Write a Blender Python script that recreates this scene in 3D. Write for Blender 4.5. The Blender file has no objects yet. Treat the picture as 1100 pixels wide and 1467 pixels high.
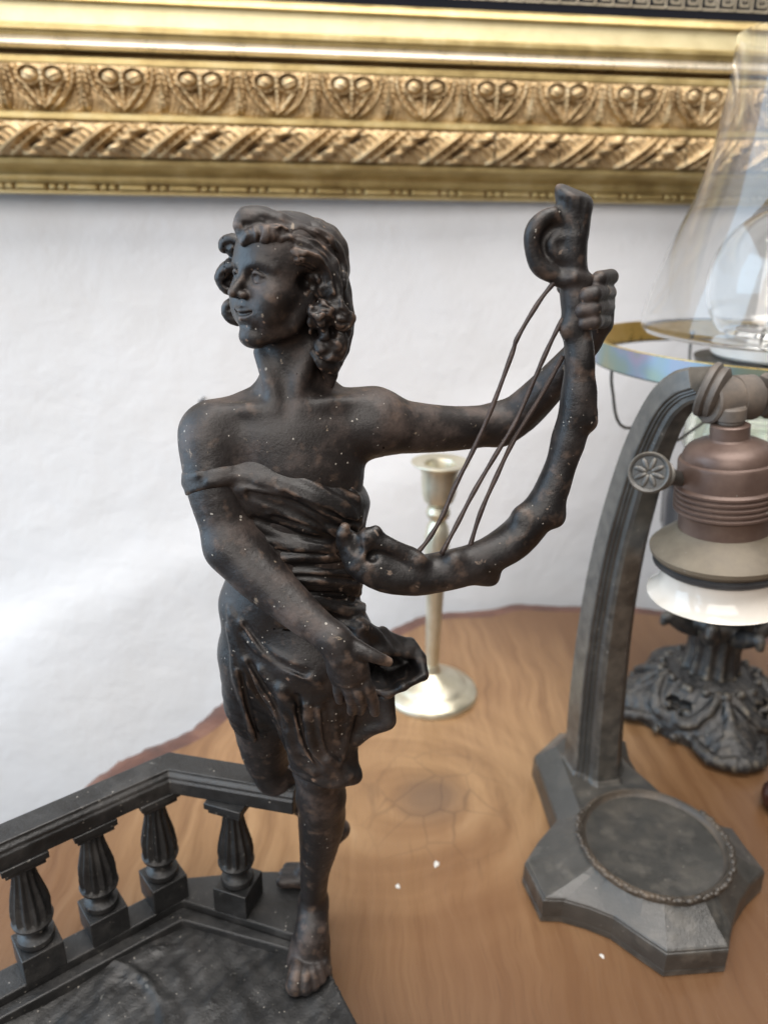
import bpy, bmesh, math, random
import numpy as np
from mathutils import Matrix, Vector
random.seed(4)
rng = np.random.default_rng(4)
scene = bpy.context.scene
col = scene.collection

# ------------------------------------------------------------------ camera
HC = 0.344                       # camera height above the table top (m)
PITCH = math.radians(21.0)       # looking down
ROLL = math.radians(0.8)
FPX = 1100.0                     # focal length in photo pixels (photo is 1100 x 1467)
CAM = np.array([0.0, 0.0, HC])
_R = np.array([1.0, 0, 0])
_U = np.array([0, math.sin(PITCH), math.cos(PITCH)])
_F = np.array([0, math.cos(PITCH), -math.sin(PITCH)])
CU = _U * math.cos(ROLL) - _R * math.sin(ROLL)
CR = _R * math.cos(ROLL) + _U * math.sin(ROLL)
cd = bpy.data.cameras.new('camera')
cam = bpy.data.objects.new('camera', cd)
col.objects.link(cam)
m = Matrix.Identity(4)
for i in range(3):
    m[i][0] = CR[i]; m[i][1] = CU[i]; m[i][2] = -_F[i]; m[i][3] = CAM[i]
cam.matrix_world = m
cd.sensor_fit = 'VERTICAL'
cd.sensor_height = 36.0
cd.lens = FPX / 1467.0 * 36.0
cd.clip_start = 0.01
cd.clip_end = 50
cd.dof.use_dof = True
cd.dof.focus_distance = 0.268
cd.dof.aperture_fstop = 10.0
scene.camera = cam

# ------------------------------------------------------------------ light
world = bpy.data.worlds.new('World')
scene.world = world
world.use_nodes = True
wb = world.node_tree.nodes['Background']
wb.inputs[0].default_value = (1.0, 0.97, 0.94, 1)
wb.inputs[1].default_value = 0.10

def area(name, loc, target, sx, sy, power, color):
    l = bpy.data.lights.new(name, 'AREA')
    l.shape = 'RECTANGLE'; l.size = sx; l.size_y = sy
    l.energy = power; l.color = color
    o = bpy.data.objects.new(name, l); col.objects.link(o)
    o.location = loc
    o.rotation_euler = (Vector(target) - Vector(loc)).to_track_quat('-Z', 'Y').to_euler()
    return o
# a tall window in the wall to the left, warm room light from behind the camera on the left, a pale ceiling
area('window_light', (-1.60, 0.20, 0.65), (0.0, 0.50, 0.22), 2.0, 1.8, 44, (0.58, 0.79, 1.0))
area('room_light', (-0.75, -1.9, 1.55), (0.0, 0.45, 0.15), 2.2, 1.6, 50, (1.0, 0.92, 0.85))
area('ceiling_light', (0.05, 0.05, 2.0), (0.0, 0.36, 0.0), 1.8, 1.4, 56, (1.0, 0.95, 0.90))

vs = scene.view_settings
vs.view_transform = 'Standard'; vs.look = 'None'; vs.exposure = 0.20; vs.gamma = 1.0
vs.use_curve_mapping = False
scene.render.engine = 'CYCLES'
scene.cycles.use_denoising = True
scene.cycles.max_bounces = 12
scene.cycles.transmission_bounces = 12
scene.cycles.transparent_max_bounces = 16

# ------------------------------------------------------------------ pixels to places
def ray(px, py):
    d = _F + CR * ((px - 550.0) / FPX) + CU * ((733.5 - py) / FPX)
    return d
def P(px, py, Y):
    d = ray(px, py)
    return CAM + d * (Y / d[1])
def Pz(px, py, z):
    d = ray(px, py)
    return CAM + d * ((z - HC) / d[2])
def zc(p):
    return float(np.dot(np.asarray(p) - CAM, _F))
def rr(r, p):
    return r * zc(p) / FPX

# ------------------------------------------------------------------ objects
def link(o, parent=None):
    col.objects.link(o)
    if parent is not None:
        o.parent = parent
    return o
def tag(o, label, cat, group=None):
    o['label'] = label; o['category'] = cat
    if group: o['group'] = group
    return o
def thing(name, loc, label, cat, group=None):
    o = bpy.data.objects.new(name, None)
    o.empty_display_size = 0.02
    link(o); o.location = loc
    return tag(o, label, cat, group)
def world_loc(o):
    p = Vector((0, 0, 0))
    while o is not None:
        p = p + Vector(o.location); o = o.parent
    return p
def mesh_obj(name, verts, faces, mat, parent=None, smooth=True):
    """verts in world coordinates; the mesh is stored relative to its parent (parents carry only a location)"""
    v = np.asarray(verts, dtype=np.float64)
    if parent is not None:
        v = v - np.array(world_loc(parent))
    me = bpy.data.meshes.new(name)
    if isinstance(faces, np.ndarray):
        n = len(v); k = faces.shape[1]; nf = len(faces)
        me.vertices.add(n); me.vertices.foreach_set('co', v.astype(np.float32).ravel())
        me.loops.add(nf * k); me.loops.foreach_set('vertex_index', faces.astype(np.int32).ravel())
        me.polygons.add(nf); me.polygons.foreach_set('loop_start', np.arange(0, nf * k, k, dtype=np.int32))
        me.update(calc_edges=True)
    else:
        me.from_pydata([tuple(x) for x in v], [], faces)
        me.update()
    if smooth:
        me.polygons.foreach_set('use_smooth', [True] * len(me.polygons))
    me.materials.append(mat)
    o = bpy.data.objects.new(name, me)
    return link(o, parent)
def bm_obj(name, bm, mat, parent=None, smooth=False, bevel=0.0, seg=2, angle=35):
    bmesh.ops.recalc_face_normals(bm, faces=bm.faces)
    off = world_loc(parent) if parent is not None else Vector((0, 0, 0))
    bmesh.ops.translate(bm, vec=-off, verts=bm.verts)
    me = bpy.data.meshes.new(name); bm.to_mesh(me); bm.free()
    if smooth:
        me.polygons.foreach_set('use_smooth', [True] * len(me.polygons))
        try: me.set_sharp_from_angle(angle=math.radians(angle))
        except Exception: pass
    me.materials.append(mat)
    o = bpy.data.objects.new(name, me); link(o, parent)
    if bevel > 0:
        b = o.modifiers.new('bevel', 'BEVEL'); b.width = bevel; b.segments = seg; b.limit_method = 'ANGLE'
        b.angle_limit = math.radians(30)
    return o
def dup(o, parent, loc=None):
    c = o.copy(); col.objects.link(c); c.parent = parent
    if loc is not None: c.location = loc
    return c

def lathe(profile, center, mat, name, parent=None, seg=64, axis=(0, 0, 1), flute=None, smooth=True, close=False, sharp=40):
    """profile = [(radius, height)] about an axis through center; flute(j, ang, r) may vary the radius"""
    ax = Vector(axis).normalized()
    q = Vector((0, 0, 1)).rotation_difference(ax)
    verts = []; faces = []
    n = len(profile)
    for i, (r, h) in enumerate(profile):
        for s in range(seg):
            a = 2 * math.pi * s / seg
            rad = flute(i, a, r) if flute else r
            p = q @ Vector((rad * math.cos(a), rad * math.sin(a), h))
            verts.append((p.x + center[0], p.y + center[1], p.z + center[2]))
    for i in range(n - 1):
        for s in range(seg):
            t = (s + 1) % seg
            faces.append((i * seg + s, i * seg + t, (i + 1) * seg + t, (i + 1) * seg + s))
    if close:
        for s in range(seg):
            t = (s + 1) % seg
            faces.append(((n - 1) * seg + s, (n - 1) * seg + t, t, s))
    else:
        if profile[0][0] > 1e-6: faces.append(tuple(reversed(range(seg))))
        if profile[-1][0] > 1e-6: faces.append(tuple((n - 1) * seg + s for s in range(seg)))
    bm = bmesh.new()
    vv = [bm.verts.new(v) for v in verts]
    for f in faces: bm.faces.new([vv[i] for i in f])
    bmesh.ops.remove_doubles(bm, verts=bm.verts, dist=1e-6)
    return bm_obj(name, bm, mat, parent, smooth=smooth, angle=sharp)

def tube(pts, radii, mat, name, parent=None, seg=12, caps=True):
    pts = [Vector(p) for p in pts]
    if not hasattr(radii, '__len__'): radii = [radii] * len(pts)
    verts = []; faces = []
    up = None
    for i, p in enumerate(pts):
        t = (pts[min(i + 1, len(pts) - 1)] - pts[max(i - 1, 0)]).normalized()
        if up is None:
            up = t.orthogonal().normalized()
        up = (up - t * up.dot(t)).normalized()
        b = t.cross(up)
        for s in range(seg):
            a = 2 * math.pi * s / seg
            verts.append(p + (up * math.cos(a) + b * math.sin(a)) * radii[i])
    for i in range(len(pts) - 1):
        for s in range(seg):
            t2 = (s + 1) % seg
            faces.append((i * seg + s, i * seg + t2, (i + 1) * seg + t2, (i + 1) * seg + s))
    if caps:
        faces.append(tuple(reversed(range(seg))))
        faces.append(tuple((len(pts) - 1) * seg + s for s in range(seg)))
    return mesh_obj(name, [tuple(v) for v in verts], faces, mat, parent)

def catmull(pts, n=8):
    pts = [np.asarray(p, float) for p in pts]
    P4 = [2 * pts[0] - pts[1]] + pts + [2 * pts[-1] - pts[-2]]
    out = []
    for i in range(len(pts) - 1):
        p0, p1, p2, p3 = P4[i:i + 4]
        for s in range(n):
            t = s / n
            out.append(0.5 * ((2 * p1) + (-p0 + p2) * t + (2 * p0 - 5 * p1 + 4 * p2 - p3) * t * t + (-p0 + 3 * p1 - 3 * p2 + p3) * t ** 3))
    out.append(pts[-1])
    return out

# ------------------------------------------------------------------ sculpting with distance fields
class Field:
    def __init__(self):
        self.ops = []
    def add(self, fn, lo, hi, mode='u', k=0.002):
        self.ops.append((fn, np.asarray(lo, float), np.asarray(hi, float), mode, k))
    def run(self, X, lo=None, hi=None):
        f = np.full(X.shape[:-1], 0.05, dtype=np.float32)
        for fn, l, h, mode, k in self.ops:
            if lo is not None and mode != 'i' and (np.any(l - k > hi) or np.any(h + k < lo)):
                continue
            if mode == 'd':
                f = f + fn(X); continue
            d = fn(X)
            if mode == 's': d = -d
            kk = max(k, 1e-6)
            hh = np.maximum(kk - np.abs(f - d), 0.0) / kk
            if mode == 'u': f = np.minimum(f, d) - hh * hh * kk * 0.25
            else: f = np.maximum(f, d) + hh * hh * kk * 0.25
        return f
    # --- primitives
    def cone(self, a, b, ra, rb, k=0.002, mode='u'):
        a = np.asarray(a, np.float32); b = np.asarray(b, np.float32); ba = b - a; L = max(float(ba @ ba), 1e-12)
        def fn(X):
            x = X[..., 0] - a[0]; y = X[..., 1] - a[1]; z = X[..., 2] - a[2]
            t = np.clip((x * ba[0] + y * ba[1] + z * ba[2]) / np.float32(L), 0, 1)
            x = x - t * ba[0]; y = y - t * ba[1]; z = z - t * ba[2]
            return np.sqrt(x * x + y * y + z * z) - (np.float32(ra) + np.float32(rb - ra) * t)
        r = max(ra, rb)
        self.add(fn, np.minimum(a, b) - r, np.maximum(a, b) + r, mode, k)
    def chain(self, pts, radii, k=0.002, mode='u', n=0):
        if n:
            q = catmull([np.append(np.asarray(p, float), r) for p, r in zip(pts, radii)], n)
            pts = [x[:3] for x in q]; radii = [max(float(x[3]), 1e-5) for x in q]
        pts = [np.asarray(p, np.float32) for p in pts]
        def fn(X):
            out = None
            X0 = np.ascontiguousarray(X[..., 0]); X1 = np.ascontiguousarray(X[..., 1]); X2 = np.ascontiguousarray(X[..., 2])
            mid = np.array([X0.mean(), X1.mean(), X2.mean()]); ext_ = 0.5 * math.sqrt(float(np.ptp(X0)) ** 2 + float(np.ptp(X1)) ** 2 + float(np.ptp(X2)) ** 2)
            # only the segments that can be nearest somewhere in this block
            low = []
            for i in range(len(pts) - 1):
                a = pts[i]; ba = pts[i + 1] - a; L = max(float(ba @ ba), 1e-12)
                t = min(max(float((mid - a) @ ba) / L, 0), 1)
                low.append(float(np.linalg.norm(mid - a - t * ba)) - (radii[i] + (radii[i + 1] - radii[i]) * t))
            lim = min(low) + 2.2 * ext_ + 0.5 * max(abs(radii[i + 1] - radii[i]) for i in range(len(radii) - 1))
            for i in range(len(pts) - 1):
                if low[i] > lim: continue
                a = pts[i]; ba = pts[i + 1] - a; L = np.float32(max(float(ba @ ba), 1e-12))
                x = X0 - a[0]; y = X1 - a[1]; z = X2 - a[2]
                t = np.clip((x * ba[0] + y * ba[1] + z * ba[2]) / L, 0, 1)
                x -= t * ba[0]; y -= t * ba[1]; z -= t * ba[2]
                d = np.sqrt(x * x + y * y + z * z) - (np.float32(radii[i]) + np.float32(radii[i + 1] - radii[i]) * t)
                out = d if out is None else np.minimum(out, d)
            return out
        A = np.array(pts); r = max(radii)
        self.add(fn, A.min(0) - r, A.max(0) + r, mode, k)
    def ell(self, c, r, R=None, k=0.002, mode='u'):
        c = np.asarray(c, np.float32); r = np.asarray(r, np.float32)
        Rm = None if R is None else np.asarray(R, np.float32)      # rows = local axes
        def fn(X):
            p = X - c
            if Rm is not None: p = p @ Rm.T
            x = p[..., 0] / r[0]; y = p[..., 1] / r[1]; z = p[..., 2] / r[2]
            k0 = np.sqrt(x * x + y * y + z * z); x = x / r[0]; y = y / r[1]; z = z / r[2]; k1 = np.sqrt(x * x + y * y + z * z)
            return k0 * (k0 - 1.0) / np.maximum(k1, 1e-6)
        m_ = float(r.max()) if Rm is not None else r
        self.add(fn, c - m_, c + m_, mode, k)
    def torus(self, c, R0, r, axis, k=0.001, mode='u'):
        c = np.asarray(c, np.float32); ax = np.asarray(axis, np.float32); ax = ax / np.linalg.norm(ax)
        def fn(X):
            p = X - c; h = p @ ax
            q = np.sqrt(np.maximum((p * p).sum(-1) - h * h, 0))
            return np.sqrt((q - R0) ** 2 + h * h) - r
        self.add(fn, c - R0 - r, c + R0 + r, mode, k)
    def tri(self, a, b, c, th, k=0.0015, mode='u'):
        a, b, c = [np.asarray(x, np.float32) for x in (a, b, c)]
        nrm = np.cross(b - a, c - a); nrm = nrm / max(np.linalg.norm(nrm), 1e-9)
        def fn(X):
            def seg(p, q):
                e = q - p; w = X - p
                t = np.clip((w @ e) / max(float(e @ e), 1e-12), 0, 1)
                d = w - t[..., None] * e
                return (d * d).sum(-1)
            de = np.minimum(np.minimum(seg(a, b), seg(b, c)), seg(c, a))
            ins = ((X - a) @ np.cross(nrm, b - a) >= 0) & ((X - b) @ np.cross(nrm, c - b) >= 0) & ((X - c) @ np.cross(nrm, a - c) >= 0)
            h = (X - a) @ nrm
            return np.sqrt(np.where(ins, h * h, de)) - th
        A = np.array([a, b, c]); self.add(fn, A.min(0) - th, A.max(0) + th, mode, k)
    def plane(self, p, n, k=0.001):
        p = np.asarray(p, np.float32); n = np.asarray(n, np.float32); n = n / np.linalg.norm(n)
        self.add(lambda X: (X - p) @ n, p, p, 'i', k)
    def noise(self, lo, hi, amp, freq, seed=0):
        g = np.random.default_rng(seed)
        W = g.normal(size=(7, 3)).astype(np.float32); W = W / np.linalg.norm(W, axis=1)[:, None] * freq * g.uniform(0.6, 1.6, (7, 1)).astype(np.float32)
        ph = g.uniform(0, 6.28, 7).astype(np.float32)
        def fn(X):
            s = np.zeros(X.shape[:-1], np.float32)
            for i in range(7): s += np.sin(X @ W[i] + ph[i])
            return s * (amp / 4.0)
        self.add(fn, lo, hi, 'd', 0)
    # --- find the surface along photo rays (batch)
    def hit(self, pix, t0=0.17, t1=0.40):
        D = np.array([ray(*p[:2]) for p in pix]); D = D / np.linalg.norm(D, axis=1)[:, None]
        t = np.full(len(D), t0); best = np.full(len(D), 9.0); bt = t.copy()
        live = np.ones(len(D), bool)
        for _ in range(70):
            X = (CAM + D * t[:, None]).astype(np.float32)
            f = self.run(X)
            b = (f < best) & live; best[b] = f[b]; bt[b] = t[b]
            live = live & (f > 0.00008)
            t = np.where(live, t + np.clip(f * 0.75, 0.0001, 0.02), t)
            live = live & (t < t1)
        return [CAM + D[i] * bt[i] for i in range(len(D))]
    # --- surface nets over the blocks that hold the surface
    def mesh(self, h, n=20, pad=0.004, smooth=0, zmin=None, zmax=None):
        u = [o for o in self.ops if o[3] == 'u']
        lo = np.min([o[1] for o in u], 0) - pad; hi = np.max([o[2] for o in u], 0) + pad
        nb = np.ceil((hi - lo) / (h * n)).astype(int)
        g = np.stack(np.meshgrid(*[np.arange(k) for k in nb], indexing='ij'), -1).reshape(-1, 3)
        half = h * n * 0.5
        # candidate blocks: those that overlap some primitive box
        keep = np.zeros(len(g), bool)
        bl = lo + g * (h * n); bh = bl + h * n
        for o in u:
            keep |= np.all((o[1] - o[4] <= bh + h) & (o[2] + o[4] >= bl - h), axis=1)
        if zmin is not None: keep &= bh[:, 2] > zmin - 2 * h
        if zmax is not None: keep &= bl[:, 2] < zmax + 2 * h
        g = g[keep]
        ax = np.arange(n + 1) * h
        base = np.stack(np.meshgrid(ax, ax, ax, indexing='ij'), -1).astype(np.float32)
        cor = np.array([(i, j, k) for i in (0, 1) for j in (0, 1) for k in (0, 1)])
        edges = [(a, b) for a in range(8) for b in range(8) if a < b and np.abs(cor[a] - cor[b]).sum() == 1]
        M = int((nb.max() + 2) * n + 2)
        key = lambda c: ((c[..., 0] + 1) * M + (c[..., 1] + 1)) * M + (c[..., 2] + 1)
        VK = []; VP = []; Q = []
        for b in g:
            o = (lo + b * (h * n)).astype(np.float32)
            c0 = self.run((o + half)[None, :].astype(np.float32), o - half * 0.2, o + h * n + half * 0.2)[0]
            if abs(c0) > half * 3.2: continue
            f = self.run(o + base, o, o + h * n)
            s = f < 0
            if s.all() or not s.any(): continue
            cnt = np.zeros((n, n, n), np.int8)
            for c in cor: cnt += s[c[0]:n + c[0], c[1]:n + c[1], c[2]:n + c[2]]
            idx = np.argwhere((cnt > 0) & (cnt < 8))
            vals = np.stack([f[idx[:, 0] + c[0], idx[:, 1] + c[1], idx[:, 2] + c[2]] for c in cor], 1)
            acc = np.zeros((len(idx), 3)); num = np.zeros(len(idx))
            for a, e in edges:
                fa, fb = vals[:, a], vals[:, e]; x = (fa < 0) != (fb < 0)
                t = np.where(x, fa / np.where(x, fa - fb, 1), 0)
                acc += np.where(x[:, None], cor[a] + t[:, None] * (cor[e] - cor[a]), 0); num += x
            VP.append(o + (idx + acc / num[:, None]) * h); VK.append(key(idx + b * n))
            for axis in range(3):
                sl = [slice(0, n)] * 3; sl2 = list(sl); sl2[axis] = slice(1, n + 1)
                sa = s[tuple(sl)]; sb = s[tuple(sl2)]
                e = np.argwhere(sa != sb)
                if not len(e): continue
                inn = sa[e[:, 0], e[:, 1], e[:, 2]]
                u1 = np.zeros(3, int); u1[(axis + 1) % 3] = 1
                u2 = np.zeros(3, int); u2[(axis + 2) % 3] = 1
                e = e + b * n
                q = np.stack([key(e - u1 - u2), key(e - u2), key(e), key(e - u1)], 1)
                q[~inn] = q[~inn][:, ::-1]
                Q.append(q)
        VK = np.concatenate(VK); VP = np.concatenate(VP); Q = np.concatenate(Q)
        VKu, first = np.unique(VK, return_index=True)
        VP = VP[first]
        pos = np.searchsorted(VKu, Q); pos = np.minimum(pos, len(VKu) - 1)
        ok = (VKu[pos] == Q).all(1)
        F = pos[ok]
        zq = VP[F][:, :, 2].mean(1)
        if zmin is not None: F = F[zq > zmin]; zq = VP[F][:, :, 2].mean(1)
        if zmax is not None: F = F[zq < zmax]
        used, inv = np.unique(F, return_inverse=True); VP = VP[used]; F = inv.reshape(-1, 4)
        for _ in range(smooth):
            acc = np.zeros_like(VP); c = np.zeros(len(VP))
            for a in range(4):
                b2 = (a + 1) % 4
                np.add.at(acc, F[:, a], VP[F[:, b2]]); np.add.at(c, F[:, a], 1)
                np.add.at(acc, F[:, b2], VP[F[:, a]]); np.add.at(c, F[:, b2], 1)
            VP = VP * 0.45 + 0.55 * acc / np.maximum(c, 1)[:, None]
        return VP, F

# ------------------------------------------------------------------ materials
def mat_new(name):
    mt = bpy.data.materials.new(name); mt.use_nodes = True
    nt = mt.node_tree
    return mt, nt, nt.nodes['Principled BSDF']
def N(nt, kind, **kw):
    n = nt.nodes.new(kind)
    for k, v in kw.items():
        if k in n.inputs: n.inputs[k].default_value = v
        else: setattr(n, k, v)
    return n
def ramp(nt, stops, interp='LINEAR'):
    r = nt.nodes.new('ShaderNodeValToRGB'); r.color_ramp.interpolation = interp
    el = r.color_ramp.elements
    while len(el) < len(stops): el.new(0.5)
    for e, (p, c) in zip(el, stops):
        e.position = p; e.color = (c[0], c[1], c[2], 1) if hasattr(c, '__len__') else (c, c, c, 1)
    return r
def coords(nt, scale=(1, 1, 1), rot=(0, 0, 0)):
    g = nt.nodes.new('ShaderNodeNewGeometry')        # world position: metres
    mp = nt.nodes.new('ShaderNodeMapping'); mp.inputs['Scale'].default_value = scale; mp.inputs['Rotation'].default_value = rot
    nt.links.new(g.outputs['Position'], mp.inputs['Vector'])
    return mp.outputs['Vector']
def bump(nt, bsdf, src, dist, strength=1.0, prev=None):
    b = N(nt, 'ShaderNodeBump'); b.inputs['Strength'].default_value = strength; b.inputs['Distance'].default_value = dist
    nt.links.new(src, b.inputs['Height'])
    if prev is not None: nt.links.new(prev.outputs['Normal'], b.inputs['Normal'])
    nt.links.new(b.outputs['Normal'], bsdf.inputs['Normal'])
    return b
def mixc(nt, fac, a, b):
    mx = nt.nodes.new('ShaderNodeMix'); mx.data_type = 'RGBA'
    if hasattr(fac, 'links') or not isinstance(fac, (int, float)): nt.links.new(fac, mx.inputs[0])
    else: mx.inputs[0].default_value = fac
    for s, i in ((a, 6), (b, 7)):
        if isinstance(s, (tuple, list)): mx.inputs[i].default_value = (s[0], s[1], s[2], 1)
        else: nt.links.new(s, mx.inputs[i])
    return mx.outputs[2]

def metal_patina(name, dark, mid, light, rough=(0.38, 0.6), metallic=0.0, scale=60, specks=0.0, bumpd=0.0004, spec=0.5, fine=900, wear=None, speck_col=(0.27, 0.25, 0.22), flakes=None, patch=0.0):
    mt, nt, b = mat_new(name)
    L = nt.links
    v = coords(nt)
    n1 = N(nt, 'ShaderNodeTexNoise', Scale=scale, Detail=8.0, Roughness=0.66); L.new(v, n1.inputs['Vector'])
    fac = n1.outputs['Fac']
    if patch > 0:                                            # large cloudy patches of thin and thick patina
        n0 = N(nt, 'ShaderNodeTexNoise', Scale=scale * 0.35, Detail=4.0, Roughness=0.6, Distortion=0.6); L.new(v, n0.inputs['Vector'])
        mx = N(nt, 'ShaderNodeMix'); mx.inputs[0].default_value = patch; L.new(n1.outputs['Fac'], mx.inputs[2]); L.new(n0.outputs['Fac'], mx.inputs[3])
        fac = mx.outputs[0]
    r1 = ramp(nt, [(0.36, dark), (0.51, mid), (0.66, light)] if patch > 0 else [(0.30, dark), (0.52, mid), (0.74, light)]); L.new(fac, r1.inputs[0])
    colr = r1.outputs[0]
    if wear is not None:                                     # rubbed edges show the paler metal below
        g = nt.nodes.new('ShaderNodeNewGeometry')
        n3 = N(nt, 'ShaderNodeTexNoise', Scale=scale * 2.2, Detail=5.0); L.new(v, n3.inputs['Vector'])
        ad = N(nt, 'ShaderNodeMath', operation='MULTIPLY_ADD'); L.new(n3.outputs['Fac'], ad.inputs[0]); ad.inputs[1].default_value = 0.20
        L.new(g.outputs['Pointiness'], ad.inputs[2])
        rw = ramp(nt, [(0.620, 0.0), (0.70, 1.0)]); L.new(ad.outputs[0], rw.inputs[0])
        colr = mixc(nt, rw.outputs[0], colr, wear)
    if flakes is not None:                                   # chips and dried dirt
        n4 = N(nt, 'ShaderNodeTexNoise', Scale=scale * 2.6, Detail=6.0, Roughness=0.6, Distortion=0.4); L.new(v, n4.inputs['Vector'])
        rf = ramp(nt, [(0.675, 0.0), (0.70, 1.0)]); L.new(n4.outputs['Fac'], rf.inputs[0])
        colr = mixc(nt, rf.outputs[0], colr, flakes)
    if specks > 0:
        for sc_v, thr, rad in ((560.0, 1 - specks, 0.10), (330.0, 1 - specks * 0.15, 0.08)):
            nd = N(nt, 'ShaderNodeTexNoise', Scale=700.0, Detail=1.0); L.new(v, nd.inputs['Vector'])
            sv = N(nt, 'ShaderNodeVectorMath', operation='SCALE'); L.new(nd.outputs['Color'], sv.inputs[0]); sv.inputs[3].default_value = 0.0009
            av = N(nt, 'ShaderNodeVectorMath', operation='ADD'); L.new(v, av.inputs[0]); L.new(sv.outputs[0], av.inputs[1])
            vo = N(nt, 'ShaderNodeTexVoronoi', Scale=sc_v); L.new(av.outputs[0], vo.inputs['Vector'])
            sp = N(nt, 'ShaderNodeSeparateColor'); L.new(vo.outputs['Color'], sp.inputs[0])
            rm = N(nt, 'ShaderNodeMath', operation='MULTIPLY'); L.new(sp.outputs[1], rm.inputs[0]); rm.inputs[1].default_value = rad * 2
            lt = N(nt, 'ShaderNodeMath', operation='LESS_THAN'); L.new(vo.outputs['Distance'], lt.inputs[0]); L.new(rm.outputs[0], lt.inputs[1])
            nm = N(nt, 'ShaderNodeTexNoise', Scale=38.0, Detail=2.0); L.new(v, nm.inputs['Vector'])
            ma = N(nt, 'ShaderNodeMath', operation='MULTIPLY_ADD'); L.new(nm.outputs['Fac'], ma.inputs[0]); ma.inputs[1].default_value = 0.9; L.new(sp.outputs[0], ma.inputs[2])
            gt = N(nt, 'ShaderNodeMath', operation='GREATER_THAN'); L.new(ma.outputs[0], gt.inputs[0]); gt.inputs[1].default_value = thr + 0.45
            mu = N(nt, 'ShaderNodeMath', operation='MULTIPLY'); L.new(lt.outputs[0], mu.inputs[0]); L.new(gt.outputs[0], mu.inputs[1])
            colr = mixc(nt, mu.outputs[0], colr, speck_col)
    L.new(colr, b.inputs['Base Color'])
    n2 = N(nt, 'ShaderNodeTexNoise', Scale=fine, Detail=5.0, Roughness=0.65); L.new(v, n2.inputs['Vector'])
    rr_ = N(nt, 'ShaderNodeMapRange'); L.new(fac, rr_.inputs[0])
    rr_.inputs[1].default_value = 0.36; rr_.inputs[2].default_value = 0.64; rr_.inputs[3].default_value = rough[0]; rr_.inputs[4].default_value = rough[1]
    L.new(rr_.outputs[0], b.inputs['Roughness'])
    b.inputs['Metallic'].default_value = metallic
    b.inputs['Specular IOR Level'].default_value = spec
    b1 = bump(nt, b, n1.outputs['Fac'], bumpd * 2.0)
    bump(nt, b, n2.outputs['Fac'], bumpd * 0.5, prev=b1)
    return mt

M = {}
M['bronze'] = metal_patina('dark_bronze_patina', (0.006, 0.005, 0.005), (0.016, 0.0125, 0.0115), (0.085, 0.063, 0.054), rough=(0.33, 0.60), specks=0.13, scale=75, bumpd=0.00025, wear=(0.16, 0.105, 0.075), spec=0.45, flakes=(0.17, 0.135, 0.10), patch=0.5)
M['bronze_cloth'] = metal_patina('blackened_bronze_cloth', (0.004, 0.0035, 0.0035), (0.0085, 0.007, 0.0068), (0.036, 0.028, 0.025), rough=(0.30, 0.56), specks=0.17, scale=80, bumpd=0.00025, wear=(0.14, 0.092, 0.066), spec=0.45, flakes=(0.12, 0.09, 0.07), patch=0.5)
M['bronze_black'] = metal_patina('black_bronze_patina', (0.006, 0.006, 0.006), (0.013, 0.013, 0.013), (0.038, 0.036, 0.034), rough=(0.30, 0.60), specks=0.12, scale=90, spec=0.6, patch=0.5, flakes=(0.09, 0.088, 0.08))
M['pewter'] = metal_patina('grey_patinated_lamp_metal', (0.022, 0.022, 0.020), (0.036, 0.035, 0.032), (0.066, 0.058, 0.047), rough=(0.26, 0.50), scale=55, specks=0.06, spec=0.75, bumpd=0.0003, patch=0.5, wear=(0.11, 0.10, 0.085))
M['dish'] = metal_patina('stained_tray_metal', (0.022, 0.018, 0.014), (0.052, 0.042, 0.032), (0.115, 0.085, 0.058), rough=(0.32, 0.65), scale=50, specks=0.14, spec=0.6, bumpd=0.0002, patch=0.6)
M['socket'] = metal_patina('dull_brown_copper', (0.085, 0.055, 0.045), (0.12, 0.08, 0.065), (0.165, 0.115, 0.09), rough=(0.36, 0.5), scale=40, metallic=0.35, specks=0.02, bumpd=0.00006)
M['socket_dust'] = metal_patina('dusty_olive_brass', (0.10, 0.082, 0.06), (0.15, 0.125, 0.09), (0.20, 0.17, 0.125), rough=(0.5, 0.65), scale=50, metallic=0.15, specks=0.05, bumpd=0.00008)
M['joint'] = metal_patina('dusty_grey_joint_metal', (0.06, 0.053, 0.046), (0.095, 0.08, 0.068), (0.15, 0.12, 0.095), rough=(0.45, 0.62), scale=70, specks=0.05, bumpd=0.0001)
M['rubber'] = metal_patina('black_gasket', (0.02, 0.02, 0.021), (0.03, 0.03, 0.032), (0.05, 0.05, 0.05), rough=(0.5, 0.6), scale=60)
M['iron'] = metal_patina('black_cast_iron', (0.009, 0.009, 0.010), (0.017, 0.017, 0.017), (0.06, 0.05, 0.04), rough=(0.35, 0.55), specks=0.03, scale=75, wear=(0.14, 0.12, 0.09), spec=0.6)
M['brass'] = metal_patina('pale_worn_brass', (0.50, 0.46, 0.34), (0.60, 0.56, 0.44), (0.68, 0.65, 0.55), rough=(0.30, 0.44), metallic=0.8, scale=45, bumpd=0.00006)

# ================================================================== the setting
WALL_ANG = math.radians(7.0)
WU = np.array([math.cos(WALL_ANG), math.sin(WALL_ANG), 0.0])      # along the wall, to the right
WN = np.array([math.sin(WALL_ANG), -math.cos(WALL_ANG), 0.0])     # out of the wall, to the camera
WALL_Y = 0.70
W0 = np.array([0.0, WALL_Y, 0.0])
def on_wall(px, py, out=0.0):
    d = ray(px, py)
    t = (np.dot(W0 + WN * out - CAM, WN)) / np.dot(d, WN)
    return CAM + d * t
def wall_pt(u, z, out=0.0):
    return W0 + WU * u + WN * out + np.array([0, 0, z])

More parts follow.
